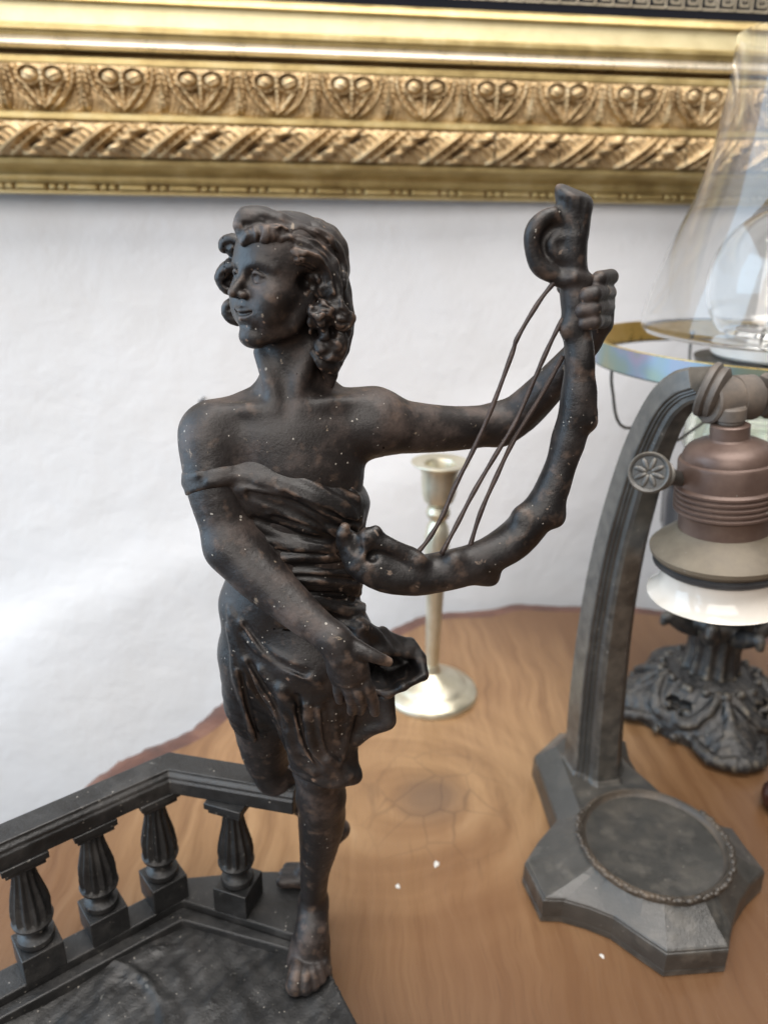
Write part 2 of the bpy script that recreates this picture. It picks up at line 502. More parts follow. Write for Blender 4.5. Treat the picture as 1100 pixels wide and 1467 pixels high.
# --- plaster wall
mt, nt, b = mat_new('white_plaster'); L = nt.links
v = coords(nt)
n1 = N(nt, 'ShaderNodeTexNoise', Scale=5.0, Detail=5.0, Roughness=0.55); L.new(v, n1.inputs['Vector'])
r1 = ramp(nt, [(0.30, (0.66, 0.65, 0.645)), (0.55, (0.715, 0.715, 0.725)), (0.8, (0.745, 0.75, 0.77))]); L.new(n1.outputs['Fac'], r1.inputs[0])
L.new(r1.outputs[0], b.inputs['Base Color']); b.inputs['Roughness'].default_value = 0.72
n2 = N(nt, 'ShaderNodeTexNoise', Scale=28.0, Detail=6.0); L.new(v, n2.inputs['Vector'])
n3 = N(nt, 'ShaderNodeTexNoise', Scale=9.0, Detail=3.0); L.new(v, n3.inputs['Vector'])
bb = bump(nt, b, n3.outputs['Fac'], 0.010, 0.4)
bb = bump(nt, b, n2.outputs['Fac'], 0.0020, 0.4, prev=bb)
n4 = N(nt, 'ShaderNodeTexNoise', Scale=160.0, Detail=4.0); L.new(v, n4.inputs['Vector'])
bump(nt, b, n4.outputs['Fac'], 0.0008, 0.5, prev=bb)
M['plaster'] = mt
nu, nz = 120, 90
us = np.linspace(-0.95, 1.15, nu); zs = np.linspace(-0.62, 1.05, nz)
UU, ZZ = np.meshgrid(us, zs, indexing='ij')
g = np.random.default_rng(11)
H = np.zeros_like(UU)
for i in range(14):
    k = g.normal(size=2) * 9.0; H += np.sin(UU * k[0] + ZZ * k[1] + g.uniform(0, 6.28)) * 0.0013
# an old uneven swelling of the plaster that runs down to the left
s = ZZ - (0.045 + 0.42 * (UU + 0.19))
H += 0.004 * np.tanh(-s / 0.016) * np.clip((0.35 - UU) / 0.3, 0, 1) - 0.004
H = np.minimum(H, 0.004)
V = (W0[None, None] + UU[..., None] * WU + H[..., None] * WN + ZZ[..., None] * np.array([0, 0, 1.0])).reshape(-1, 3)
I = np.arange(nu * nz).reshape(nu, nz)
F = np.stack([I[:-1, :-1], I[1:, :-1], I[1:, 1:], I[:-1, 1:]], -1).reshape(-1, 4)
o = mesh_obj('wall', V, F, M['plaster']); o['kind'] = 'structure'

# --- table: a live-edge slab of varnished wood
KN = Pz(617, 1150, 0.0)
mt, nt, b = mat_new('varnished_walnut'); L = nt.links
geo = nt.nodes.new('ShaderNodeNewGeometry')
sub = N(nt, 'ShaderNodeVectorMath', operation='SUBTRACT'); L.new(geo.outputs['Position'], sub.inputs[0]); sub.inputs[1].default_value = tuple(KN)
ln = N(nt, 'ShaderNodeVectorMath', operation='LENGTH'); L.new(sub.outputs[0], ln.inputs[0])
fall = N(nt, 'ShaderNodeMapRange', interpolation_type='SMOOTHSTEP'); L.new(ln.outputs['Value'], fall.inputs[0])
fall.inputs[1].default_value = 0.02; fall.inputs[2].default_value = 0.15; fall.inputs[3].default_value = 1.0; fall.inputs[4].default_value = 0.0
# wobble that bends the grain round the knot
nw = N(nt, 'ShaderNodeTexNoise', Scale=9.0, Detail=3.0); L.new(geo.outputs['Position'], nw.inputs['Vector'])
wsub = N(nt, 'ShaderNodeVectorMath', operation='SUBTRACT'); L.new(nw.outputs['Color'], wsub.inputs[0]); wsub.inputs[1].default_value = (0.5, 0.5, 0.5)
wsc = N(nt, 'ShaderNodeVectorMath', operation='SCALE'); L.new(wsub.outputs[0], wsc.inputs[0]); wsc.inputs[3].default_value = 0.040
wad = N(nt, 'ShaderNodeVectorMath', operation='ADD'); L.new(sub.outputs[0], wad.inputs[0]); L.new(wsc.outputs[0], wad.inputs[1])
mp = N(nt, 'ShaderNodeMapping'); mp.inputs['Scale'].default_value = (130, 7, 20); mp.inputs['Rotation'].default_value = (0, 0, math.radians(-6)); L.new(wad.outputs[0], mp.inputs['Vector'])
ng = N(nt, 'ShaderNodeTexNoise', Scale=1.0, Detail=8.0, Roughness=0.6); L.new(mp.outputs[0], ng.inputs['Vector'])
# rings round the knot
ln2 = N(nt, 'ShaderNodeVectorMath', operation='LENGTH'); L.new(wad.outputs[0], ln2.inputs[0])
wv = N(nt, 'ShaderNodeMath', operation='MULTIPLY'); L.new(ln2.outputs['Value'], wv.inputs[0]); wv.inputs[1].default_value = 38.0
cmb = N(nt, 'ShaderNodeCombineXYZ'); L.new(wv.outputs[0], cmb.inputs[0])
mpk = N(nt, 'ShaderNodeMapping'); mpk.inputs['Scale'].default_value = (14, 14, 14); L.new(wad.outputs[0], mpk.inputs['Vector'])
kad = N(nt, 'ShaderNodeVectorMath', operation='ADD'); L.new(cmb.outputs[0], kad.inputs[0]); L.new(mpk.outputs[0], kad.inputs[1])
nk = N(nt, 'ShaderNodeTexNoise', Scale=1.0, Detail=6.0, Roughness=0.55); L.new(kad.outputs[0], nk.inputs['Vector'])
mxf = N(nt, 'ShaderNodeMix'); L.new(fall.outputs[0], mxf.inputs[0]); L.new(ng.outputs['Fac'], mxf.inputs[2]); L.new(nk.outputs['Fac'], mxf.inputs[3])
rw = ramp(nt, [(0.22, (0.10, 0.050, 0.023)), (0.41, (0.215, 0.120, 0.055)), (0.58, (0.30, 0.178, 0.086)), (0.80, (0.39, 0.25, 0.132))])
L.new(mxf.outputs[0], rw.inputs[0])
# broad darker heartwood bands
nb2 = N(nt, 'ShaderNodeTexNoise', Scale=4.5, Detail=3.0); L.new(wad.outputs[0], nb2.inputs['Vector'])
rb2 = ramp(nt, [(0.42, 0.0), (0.70, 0.7)]); L.new(nb2.outputs['Fac'], rb2.inputs[0])
hw0 = mixc(nt, rb2.outputs[0], rw.outputs[0], (0.15, 0.07, 0.032))
# darker heartwood away from the knot
so = N(nt, 'ShaderNodeVectorMath', operation='ADD'); L.new(wad.outputs[0], so.inputs[0]); so.inputs[1].default_value = (0.02, -0.06, 0.0)
sl_ = N(nt, 'ShaderNodeVectorMath', operation='LENGTH'); L.new(so.outputs[0], sl_.inputs[0])
sm = N(nt, 'ShaderNodeMapRange', interpolation_type='SMOOTHSTEP'); L.new(sl_.outputs['Value'], sm.inputs[0]); sm.inputs[1].default_value = 0.10; sm.inputs[2].default_value = 0.24; sm.inputs[3].default_value = 0.0; sm.inputs[4].default_value = 0.80
hw1 = mixc(nt, sm.outputs[0], hw0, (0.100, 0.048, 0.022))
# open pores: fine dark dashes along the grain
mpp = N(nt, 'ShaderNodeMapping'); mpp.inputs['Scale'].default_value = (900, 45, 20); mpp.inputs['Rotation'].default_value = (0, 0, math.radians(-6)); L.new(wad.outputs[0], mpp.inputs['Vector'])
npo = N(nt, 'ShaderNodeTexNoise', Scale=1.0, Detail=2.0); L.new(mpp.outputs[0], npo.inputs['Vector'])
rpo = ramp(nt, [(0.58, 0.0), (0.76, 0.30)]); L.new(npo.outputs['Fac'], rpo.inputs[0])
hw = mixc(nt, rpo.outputs[0], hw1, (0.07, 0.035, 0.018))
# the knot's own dark heart and its cracks
kf = N(nt, 'ShaderNodeMapRange', interpolation_type='SMOOTHSTEP'); L.new(ln2.outputs['Value'], kf.inputs[0])
kf.inputs[1].default_value = 0.004; kf.inputs[2].default_value = 0.03; kf.inputs[3].default_value = 0.6; kf.inputs[4].default_value = 0.0
hk = mixc(nt, kf.outputs[0], hw, (0.105, 0.07, 0.05))
nc = N(nt, 'ShaderNodeTexVoronoi', Scale=38.0, feature='DISTANCE_TO_EDGE'); L.new(wad.outputs[0], nc.inputs['Vector'])
rc = ramp(nt, [(0.0, 1.0), (0.028, 0.0)]); L.new(nc.outputs['Distance'], rc.inputs[0])
kf2 = N(nt, 'ShaderNodeMapRange'); L.new(ln2.outputs['Value'], kf2.inputs[0]); kf2.inputs[1].default_value = 0.01; kf2.inputs[2].default_value = 0.06; kf2.inputs[3].default_value = 0.55; kf2.inputs[4].default_value = 0.0
kc = N(nt, 'ShaderNodeMath', operation='MULTIPLY'); L.new(rc.outputs[0], kc.inputs[0]); L.new(kf2.outputs[0], kc.inputs[1])
hc = mixc(nt, kc.outputs[0], hk, (0.06, 0.035, 0.022))
L.new(hc, b.inputs['Base Color'])
rgh = N(nt, 'ShaderNodeMapRange'); L.new(ng.outputs['Fac'], rgh.inputs[0]); rgh.inputs[3].default_value = 0.22; rgh.inputs[4].default_value = 0.44
L.new(rgh.outputs[0], b.inputs['Roughness'])
b.inputs['Specular IOR Level'].default_value = 0.42
bump(nt, b, ng.outputs['Fac'], 0.0006, 0.5)
M['wood'] = mt
M['bark'] = metal_patina('reddish_bark_edge', (0.045, 0.018, 0.012), (0.10, 0.042, 0.028), (0.19, 0.095, 0.06), rough=(0.35, 0.5), scale=30, bumpd=0.001)

edge_px = [(-260, 1395), (-150, 1300), (-60, 1238), (0, 1196), (60, 1162), (112, 1122), (165, 1082), (215, 1060), (268, 1036), (305, 1006), (335, 980), (375, 962), (430, 955), (480, 945), (520, 915), (560, 893), (600, 876), (640, 870), (690, 868), (735, 859), (790, 861), (850, 862), (915, 864), (980, 874), (1040, 890), (1100, 905), (1200, 930)]
edge = [Pz(x, y, 0.0) for x, y in edge_px]
edge = catmull(edge, 5)
out = [np.array(e) for e in edge]
out += [np.array([0.62, 0.30, 0]), np.array([0.64, -0.05, 0]), np.array([0.60, -0.22, 0]), np.array([-0.10, -0.26, 0]), np.array([-0.36, -0.18, 0]), np.array([-0.42, 0.05, 0])]
out = np.array(out)[:, :2]
def inset(poly, d):
    n = len(poly); res = []
    for i in range(n):
        t = poly[(i + 1) % n] - poly[i - 1]; t = t / np.linalg.norm(t)
        res.append(poly[i] + np.array([t[1], -t[0]]) * d)       # polygon runs clockwise seen from above
    return np.array(res)
table = thing('live_edge_table', (0.0, 0.35, -0.045), 'brown live-edge wooden table slab with a swirling knot', 'table')
top = inset(out, 0.022)
bm = bmesh.new()
tv = [bm.verts.new((x, y, 0.0)) for x, y in top]
bm.faces.new(tv)
bm_obj('table_top', bm, M['wood'], table)
prof = [(0.022, 0.0), (0.013, -0.0004), (0.008, -0.0013), (0.004, -0.0035), (0.0, -0.009), (-0.002, -0.018), (0.004, -0.030), (0.014, -0.040), (0.03, -0.045)]
rings = [np.column_stack([inset(out, d), np.full(len(out), z)]) for d, z in prof]
g = np.random.default_rng(3)
V = np.concatenate(rings); n = len(out)
V[n * 2:, :2] += g.normal(size=(len(V) - 2 * n, 2)) * 0.0008
F = [(i * n + j, i * n + (j + 1) % n, (i + 1) * n + (j + 1) % n, (i + 1) * n + j) for i in range(len(prof) - 1) for j in range(n)]
F.append(tuple(range((len(prof) - 1) * n, len(prof) * n)))
mesh_obj('bark_edge', V, F, M['bark'], table)

# ================================================================== gilt picture frame on the wall
def gold(name, dark, mid, light, rough=(0.25, 0.42), scale=35, grain=0.0, bd=0.0002):
    return metal_patina(name, dark, mid, light, rough=rough, metallic=0.55, scale=scale, bumpd=bd, fine=1500 if grain else 700)
M['gold'] = gold('aged_gilding', (0.36, 0.255, 0.10), (0.56, 0.43, 0.19), (0.70, 0.58, 0.32), rough=(0.36, 0.52))
M['gold_dark'] = gold('worn_brown_gilding', (0.24, 0.155, 0.075), (0.50, 0.36, 0.19), (0.78, 0.63, 0.40), scale=70, rough=(0.34, 0.5), bd=0.0004)
M['gold_pale'] = gold('sanded_pale_gilding', (0.53, 0.45, 0.25), (0.62, 0.54, 0.32), (0.70, 0.62, 0.40), rough=(0.42, 0.55), grain=1, bd=0.0006)
M['silver'] = gold('tarnished_silver_cove', (0.42, 0.37, 0.27), (0.55, 0.48, 0.37), (0.62, 0.56, 0.45), rough=(0.25, 0.35))
M['recess'] = metal_patina('shade_brown_recess', (0.06, 0.035, 0.014), (0.11, 0.065, 0.026), (0.19, 0.12, 0.05), rough=(0.45, 0.6))  # dark brown that stands in for shade in the frame's hollows
mt, nt, b = mat_new('black_painted_glass'); b.inputs['Base Color'].default_value = (0.012, 0.013, 0.018, 1); b.inputs['Roughness'].default_value = 0.06
M['black_glass'] = mt
M['print_gold'] = metal_patina('printed_gold_line', (0.42, 0.36, 0.25), (0.52, 0.45, 0.33), (0.60, 0.53, 0.4), rough=(0.4, 0.5), metallic=0.3)

frame = thing('picture_frame', tuple(on_wall(550, 286, 0.0)), 'ornate gilded picture frame hanging on the white wall', 'picture frame')
FX = 550
def fz(py, out):                       # height on the frame of a photo row, at a given distance out from the wall
    return on_wall(FX, py, out)[2]
UL = np.dot(on_wall(-140, 150) - W0, WU); UR = np.dot(on_wall(1260, 150) - W0, WU)
def strip(name, prof, mat, smooth=True, parent=frame, u0=None, u1=None):
    """prof = [(photo row, out)] swept along the wall; closed to the back"""
    u0 = UL if u0 is None else u0; u1 = UR if u1 is None else u1
    pts = [(fz(py, w), w) for py, w in prof]
    n = len(pts); V = []
    for u in (u0, u1):
        for z, w in pts: V.append(wall_pt(u, z, w))
        V.append(wall_pt(u, pts[-1][0], 0.001)); V.append(wall_pt(u, pts[0][0], 0.001))
    k = n + 2
    bm = bmesh.new(); vv = [bm.verts.new(tuple(x)) for x in V]
    for i in range(k):
        j = (i + 1) % k
        bm.faces.new([vv[i], vv[j], vv[k + j], vv[k + i]])
    bm.faces.new(vv[:k]); bm.faces.new(vv[k:][::-1])
    return bm_obj(name, bm, mat, parent, smooth=smooth, angle=28)
def arc(p0, w0, p1, w1, bulge, n=8):
    return [(p0 + (p1 - p0) * i / n, w0 + (w1 - w0) * i / n + bulge * math.sin(math.pi * i / n)) for i in range(n + 1)]
strip('edge_fillet', [(286, 0.010), (284, 0.0135), (281.6, 0.0135)], M['gold'])
strip('bar_bed', arc(281.4, 0.0105, 270.2, 0.0105, -0.001, 4), M['gold_dark'])
strip('bar_fillet', [(270, 0.014), (267.5, 0.0145)], M['gold'])
strip('cove', arc(267.3, 0.015, 244, 0.033, -0.008, 10), M['gold'])
strip('cove_fillet', [(243.6, 0.037), (237.5, 0.038), (236.5, 0.0365)], M['gold'])
strip('ribbon_bed', arc(236.3, 0.033, 184.3, 0.033, 0.006, 10), M['recess'])  # bed coloured dark: painted shade behind the ribbon's holes
strip('upper_fillet', [(184, 0.037), (182, 0.0385), (175, 0.0385), (173.3, 0.036)], M['gold'])
strip('leaf_bed', arc(173, 0.032, 108.3, 0.026, 0.004, 10), M['gold_dark'])
strip('leaf_fillet', [(108, 0.030), (106, 0.031), (98.5, 0.031), (97, 0.029)], M['gold'])
strip('shadow_gap', [(96.8, 0.019), (91, 0.016), (87.3, 0.019)], M['recess'])  # dark colour adds painted shade to this gap
strip('silver_cove', arc(87, 0.024, 70.3, 0.019, 0.0045, 8), M['silver'])
strip('bead_bed', [(70, 0.018), (62.3, 0.018)], M['gold'])
strip('inner_fillet', [(62, 0.020), (60.5, 0.0215), (54, 0.0215), (52.3, 0.0195)], M['gold'])
strip('sanded_flat', [(52, 0.0175), (21.3, 0.0135)], M['gold_pale'])
strip('sight_edge', [(21, 0.0165), (19, 0.0175), (12, 0.0155), (8.3, 0.011)], M['gold'])
strip('glass_mat', [(8, 0.006), (-120, 0.006)], M['black_glass'], smooth=False)

# --- relief pieces (each one an object that shares its mesh)
def relief(name, w, h, nx, ny, fn, depth):
    """height-field tile in the (u, z, out) frame of the wall, centred on its own origin; rim sunk behind the bed"""
    us = np.linspace(-0.5, 0.5, nx); vs_ = np.linspace(0, 1, ny)
    A, B = np.meshgrid(us, vs_, indexing='ij')
    Hh = fn(A, B) * depth
    V = A[..., None] * w * WU + Hh[..., None] * WN + (B[..., None] - 0.5) * h * np.array([0, 0, 1.0])
    I = np.arange(nx * ny).reshape(nx, ny)
    F = np.stack([I[:-1, :-1], I[1:, :-1], I[1:, 1:], I[:-1, 1:]], -1).reshape(-1, 4)
    me = bpy.data.meshes.new(name); me.from_pydata([tuple(x) for x in V.reshape(-1, 3)], [], [tuple(map(int, f)) for f in F]); me.update()
    me.polygons.foreach_set('use_smooth', [True] * len(me.polygons))
    return me
def gs(x, y, cx, cy, sx, sy): return np.exp(-((x - cx) / sx) ** 2 - ((y - cy) / sy) ** 2)
def ringf(x, y, cx, cy, r, t, ax=1.0, ay=1.0): return np.exp(-((np.sqrt(((x - cx) / ax) ** 2 + ((y - cy) / ay) ** 2) - r) / t) ** 2)
def leaf_h(x, y):
    ax_ = np.abs(x); h = np.zeros_like(x) + 0.04
    d = np.sqrt((ax_ - 0.155) ** 2 + ((y - 0.74) * 0.72) ** 2)
    h = np.maximum(h, np.where(d < 0.105, 0.55 + 0.45 * np.sqrt(np.clip(1 - (d / 0.105) ** 2, 0, 1)), 0))      # round buds
    h = np.maximum(h, 0.95 * np.exp(-((d - 0.145) / 0.020) ** 2) * (ax_ < 0.30))                               # band round each bud
    yy = np.clip(y, 0.02, 1)
    for w0, amp, t in ((0.405, 0.95, 0.026), (0.335, 0.7, 0.022)):                                            # heart-shaped sheath, two ribs
        h = np.maximum(h, amp * np.exp(-((ax_ - w0 * (1 - (1 - yy) ** 2.4) ** 0.7) / t) ** 2) * np.clip(y / 0.1, 0, 1))
    h = np.maximum(h, 0.9 * np.exp(-((ax_ - (0.035 + 0.44 * (yy - 0.1))) / 0.050) ** 2) * np.clip((y - 0.06) / 0.06, 0, 1) * np.clip((0.60 - y) / 0.10, 0, 1))
    h = np.maximum(h, 0.6 * np.exp(-((ax_ - (0.02 + 0.20 * (yy - 0.1))) / 0.022) ** 2) * np.clip((y - 0.1) / 0.06, 0, 1) * np.clip((0.52 - y) / 0.08, 0, 1))
    h = np.maximum(h, 0.95 * np.exp(-(x / (0.012 + 0.035 * np.clip((y - 0.15) * 2.0, 0, 1))) ** 2) * (y > 0.12) * (y < 0.92))
    h = np.maximum(h, 0.95 * gs(x, y, 0, 0.07, 0.032, 0.06))
    e = 0.5 - ax_                                                                                               # half leaf at each side
    h = np.maximum(h, (0.75 - 0.25 * np.cos(e * 90 + y * 6)) * np.clip(1 - (e / (0.075 + 0.02 * np.sin(y * 3.0))) ** 2, 0, 1) * np.clip(y / 0.12, 0, 1))
    h = h + 0.07 * np.sin(ax_ * 95 + y * 20) * (h < 0.5) + 0.05 * np.sin(ax_ * 41 - y * 57)
    edge = np.clip(np.minimum(y, 1 - y) / 0.05, 0, 1)
    return h * edge - 0.06 * (1 - edge)
def ribbon_h(x, y):
    yy = y - 0.5
    round_ = np.sqrt(np.clip(1 - (yy / 0.5) ** 2, 0, 1))
    h = (0.42 + 0.12 * np.sin(x * 40 + yy * 25)) * round_
    s = x - yy * 0.62                                          # runs up to the right
    for off in (-1, 0, 1):
        q = s - off
        h = np.maximum(h, round_ * (0.98 * np.exp(-((q + 0.27) / 0.085) ** 2)))            # smooth ribbon turn
        h = np.maximum(h, round_ * (0.80 * np.exp(-((q + 0.08) / 0.05) ** 2)))
        lobes = 0.82 + 0.22 * np.sin(yy * 26 + q * 6)
        h = np.maximum(h, round_ * lobes * np.exp(-((q - 0.17) / 0.12) ** 4))              # leaf with stepped lobes
        h = h - 1.2 * gs(q, yy, 0.03, -0.15, 0.04, 0.09) * round_ - 1.1 * gs(q, yy, 0.33, 0.17, 0.04, 0.08) * round_
        h = np.maximum(h, 0.7 * gs(q, yy, 0.38, 0.30, 0.05, 0.07))
    return np.clip(h, -0.05, 1.2) - 0.06 * (round_ < 0.05)
def bar_h(x, y):
    r = np.sqrt(np.clip(1 - ((y - 0.5) / 0.5) ** 2, 0, 1))
    e = np.clip((0.5 - np.abs(x)) / 0.06, 0, 1)
    return r * np.sqrt(1 - (1 - e) ** 2)
def place_row(name, me, mat, rows, px_list, out):
    zc_ = 0.5 * (fz(rows[0], out) + fz(rows[1], out))
    first = None
    for px in px_list:
        u = px
        p = wall_pt(u, zc_, out) - np.array(frame.location)
        o = bpy.data.objects.new(name, me); link(o, frame); o.location = p + WN * rng.uniform(-0.0006, 0.0004)
        o.scale = (rng.uniform(0.975, 1.01), 1.0, rng.uniform(0.97, 1.01)); o.rotation_euler = (0, rng.uniform(-0.012, 0.012), 0)
    return
def height(rows, out): return abs(fz(rows[0], out) - fz(rows[1], out))
def u_at(px, py): return float(np.dot(on_wall(px, py, 0.03) - W0, WU))
# leaf pattern: photo centres at x = 66, 183, 299, 404, 515, 613, 716, 814, 904, 996
c0 = u_at(66, 125); c1 = u_at(904, 150); pitch = (c1 - c0) / 8.0
H1 = height((173, 108), 0.03)
me = relief('leaf_motif', pitch * 0.995, H1 * 0.99, 80, 52, leaf_h, 0.0080); me.materials.append(M['gold_dark'])
place_row('leaf_motif', me, M['gold_dark'], (173, 108), [c0 + pitch * i for i in range(-2, 12)], 0.0325)
H2 = height((236, 184.5), 0.035)
p2 = (u_at(983, 215) - u_at(60, 195)) / 9.6
me = relief('ribbon_motif', p2, H2 * 0.98, 56, 30, ribbon_h, 0.0125); me.materials.append(M['gold_dark'])
place_row('ribbon_motif', me, M['gold_dark'], (236, 184.5), [u_at(60, 195) + p2 * i for i in range(-2, 13)], 0.0365)
H3 = height((281, 270.5), 0.012)
p3 = (u_at(980, 285) - u_at(35, 260)) / 13.6
me = relief('fillet_bar', p3 * 0.62, H3, 18, 8, bar_h, 0.0052); me.materials.append(M['gold'])
place_row('fillet_bar', me, M['gold'], (281.2, 270.4), [u_at(35, 260) + p3 * i for i in range(-2, 18)], 0.0108)
me = relief('fillet_bead', p3 * 0.15, H3, 8, 8, bar_h, 0.0052); me.materials.append(M['gold'])
place_row('fillet_bead', me, M['gold'], (281.2, 270.4), [u_at(35, 260) + p3 * (i + 0.5) + s * p3 * 0.085 for i in range(-2, 17) for s in (-1, 1)], 0.0108)
# tiny bead row: far too small to tell apart one by one
zb = 0.5 * (fz(69.5, 0.018) + fz(62.8, 0.018)); rb = abs(fz(69.5, 0.018) - fz(62.8, 0.018)) * 0.46
bm = bmesh.new(); u = UL
while u < UR:
    q = wall_pt(u, zb, 0.0185)
    bmesh.ops.create_icosphere(bm, subdivisions=1, radius=rb, matrix=Matrix.Translation(tuple(q))); u += rb * 1.95
o = bm_obj('bead_row', bm, M['gold'], frame, smooth=True, angle=180); o['kind'] = 'stuff'
# Greek-key border printed on the black mat: one unit per object
ku = u_at(1010, 22); kp = (u_at(1081, 30) - u_at(745, 8)) / 13.0
cell = kp / 7.0
# meander unit drawn as a polyline on a 7-wide grid, each stroke a thin raised line
path = [(0, 0), (6, 0), (6, 6), (1.2, 6), (1.2, 1.7), (4.6, 1.7), (4.6, 4.3), (2.8, 4.3), (2.8, 3.2)]
bm = bmesh.new()
def bar(x0, y0, x1, y1, t=0.62):
    a0, a1 = sorted((x0, x1)); b0, b1 = sorted((y0, y1))
    a0 -= t / 2; a1 += t / 2; b0 -= t / 2; b1 += t / 2
    vs8 = []
    for w in (0.0, 0.0004):
        for (a, c) in ((a0, b0), (a1, b0), (a1, b1), (a0, b1)):
            q = WU * ((a - 3) * cell) + np.array([0, 0, c * cell]) + WN * w
            vs8.append(bm.verts.new(tuple(q)))
    for f in ((4, 5, 6, 7), (0, 1, 5, 4), (1, 2, 6, 5), (2, 3, 7, 6), (3, 0, 4, 7)):
        bm.faces.new([vs8[i] for i in f])
for (a, b_), (c, d) in zip(path[:-1], path[1:]): bar(a, b_, c, d)
bmesh.ops.recalc_face_normals(bm, faces=bm.faces)
me = bpy.data.meshes.new('greek_key'); bm.to_mesh(me); bm.free(); me.materials.append(M['print_gold'])
zk = fz(-8, 0.0062)
i = -30
while ku + i * kp < UR - kp:
    if ku + i * kp > UL + kp:
        q = wall_pt(ku + i * kp, zk, 0.0062) - np.array(frame.location)
        o = bpy.data.objects.new('greek_key', me); link(o, frame); o.location = q
    i += 1

# ================================================================== bronze statuette
ZB = 0.024                                        # top of the statuette's own plinth
statue = thing('bronze_statuette', (-0.045, 0.27, 0.0), 'dark bronze statuette of a draped curly-haired figure holding up a branch-shaped lyre', 'statuette')

def PR(px, py, Y, r):
    p = P(px, py, Y); return p, rr(r, p)
def ch(F, lst, k=0.003, mode='u', n=0):
    pts = []; rad = []
    for px, py, Y, r in lst:
        p, q = PR(px, py, Y, r); pts.append(p); rad.append(q)
    F.chain(pts, rad, k=k, mode=mode, n=n)
def el(F, px, py, Y, rx, ry, rz, k=0.004, mode='u', R=None):
    p = P(px, py, Y); s = zc(p) / FPX
    F.ell(p, (rx * s, ry * s, rz * s), R=R, k=k, mode=mode)
def lines(F, polys, k=0.001, mode='u', ref=None, sink=0.35, n=5, t0=0.17):
    """lay thin rolls (mode u) or grooves (mode s) along photo polylines on the surface of ref"""
    ref = ref or F
    flat = [q for poly in polys for q in poly]
    hit = ref.hit(flat, t0=t0)
    i = 0
    for poly in polys:
        pts = []; rad = []
        for q in poly:
            p = hit[i]; i += 1
            r = rr(q[2], p); d = p - CAM; d = d / np.linalg.norm(d)
            s_ = sink if mode == 'u' else -0.1
            pts.append(p + d * r * s_); rad.append(r)
        F.chain(pts, rad, k=k, mode=mode, n=n if len(pts) > 2 else 0)

# ---------------------------------------------------------------- body
B = Field()
el(B, 418, 672, 0.264, 104, 68, 112, k=0.006)                  # rib cage
el(B, 428, 790, 0.262, 92, 62, 115, k=0.010)                   # waist
el(B, 424, 925, 0.263, 98, 70, 85, k=0.012)                    # pelvis
ch(B, [(304, 621, 0.259, 40), (360, 616, 0.262, 40), (415, 612, 0.263, 40), (480, 605, 0.266, 40), (535, 604, 0.268, 43)], k=0.008)
ch(B, [(424, 545, 0.270, 32), (370, 576, 0.267, 22), (318, 600, 0.262, 20)], k=0.006)
ch(B, [(436, 545, 0.272, 32), (480, 578, 0.270, 22), (530, 592, 0.269, 26)], k=0.006)
ch(B, [(413, 600, 0.266, 40), (412, 545, 0.266, 38), (417, 470, 0.267, 40)], k=0.005)
# collar bones, neck tendons, hollow of the throat
ch(B, [(424, 584, 0.2555, 4), (470, 576, 0.2575, 5), (520, 577, 0.262, 4)], k=0.006)
ch(B, [(398, 586, 0.2550, 4), (355, 586, 0.2540, 5), (312, 590, 0.2550, 4)], k=0.006)
ch(B, [(452, 495, 0.262, 10), (432, 540, 0.2580, 9), (416, 582, 0.2550, 6)], k=0.005)
ch(B, [(372, 505, 0.262, 8), (386, 545, 0.2575, 8), (403, 582, 0.2550, 6)], k=0.005)
el(B, 410, 577, 0.2510, 8, 7, 10, k=0.006, mode='s')
# raised arm that holds the lyre
ch(B, [(538, 606, 0.268, 44), (580, 612, 0.272, 38), (650, 614, 0.281, 32), (715, 608, 0.288, 29)], k=0.006, n=4)
ch(B, [(715, 608, 0.288, 29), (745, 592, 0.286, 29), (790, 548, 0.281, 25), (838, 492, 0.275, 18)], k=0.004, n=4)
ch(B, [(838, 492, 0.275, 18), (856, 462, 0.273, 22), (858, 430, 0.273, 22)], k=0.004)
# its fist: four fingers that come round the stem from the right
for (x0, y0, x1, y1, r, dy) in ((872, 400, 842, 400, 11, .0), (876, 420, 829, 423, 12.5, .0), (874, 440, 823, 445, 12.5, .0), (868, 459, 826, 463, 12, .0)):
    if r == 11:
        ch(B, [(866, 404, 0.271, 11), (874, 397, 0.2655, 11.5), (858, 400, 0.2595, 12), (852, 403, 0.2585, 10)], k=0.0012)
    else:
        ch(B, [(862, y0, 0.273, r), (x0 - 6, y0, 0.2665, r), (x0 - 14, y0 - 1, 0.2600, r), (850, (y0 + y1) / 2, 0.2545, r), (x1 + 11, y1, 0.2545, r - 1)], k=0.0009)
ch(B, [(852, 470, 0.273, 15), (838, 448, 0.2755, 11), (818, 425, 0.274, 10), (806, 412, 0.270, 9)], k=0.0015)   # thumb, behind the stem
# lowered arm
ch(B, [(304, 624, 0.259, 43), (304, 655, 0.256, 44), (312, 700, 0.253, 43), (322, 745, 0.250, 38), (332, 782, 0.247, 37)], k=0.006, n=4)
ch(B, [(332, 782, 0.247, 37), (362, 815, 0.243, 38), (402, 852, 0.238, 33), (445, 890, 0.232, 27), (478, 916, 0.228, 23)], k=0.004, n=4)
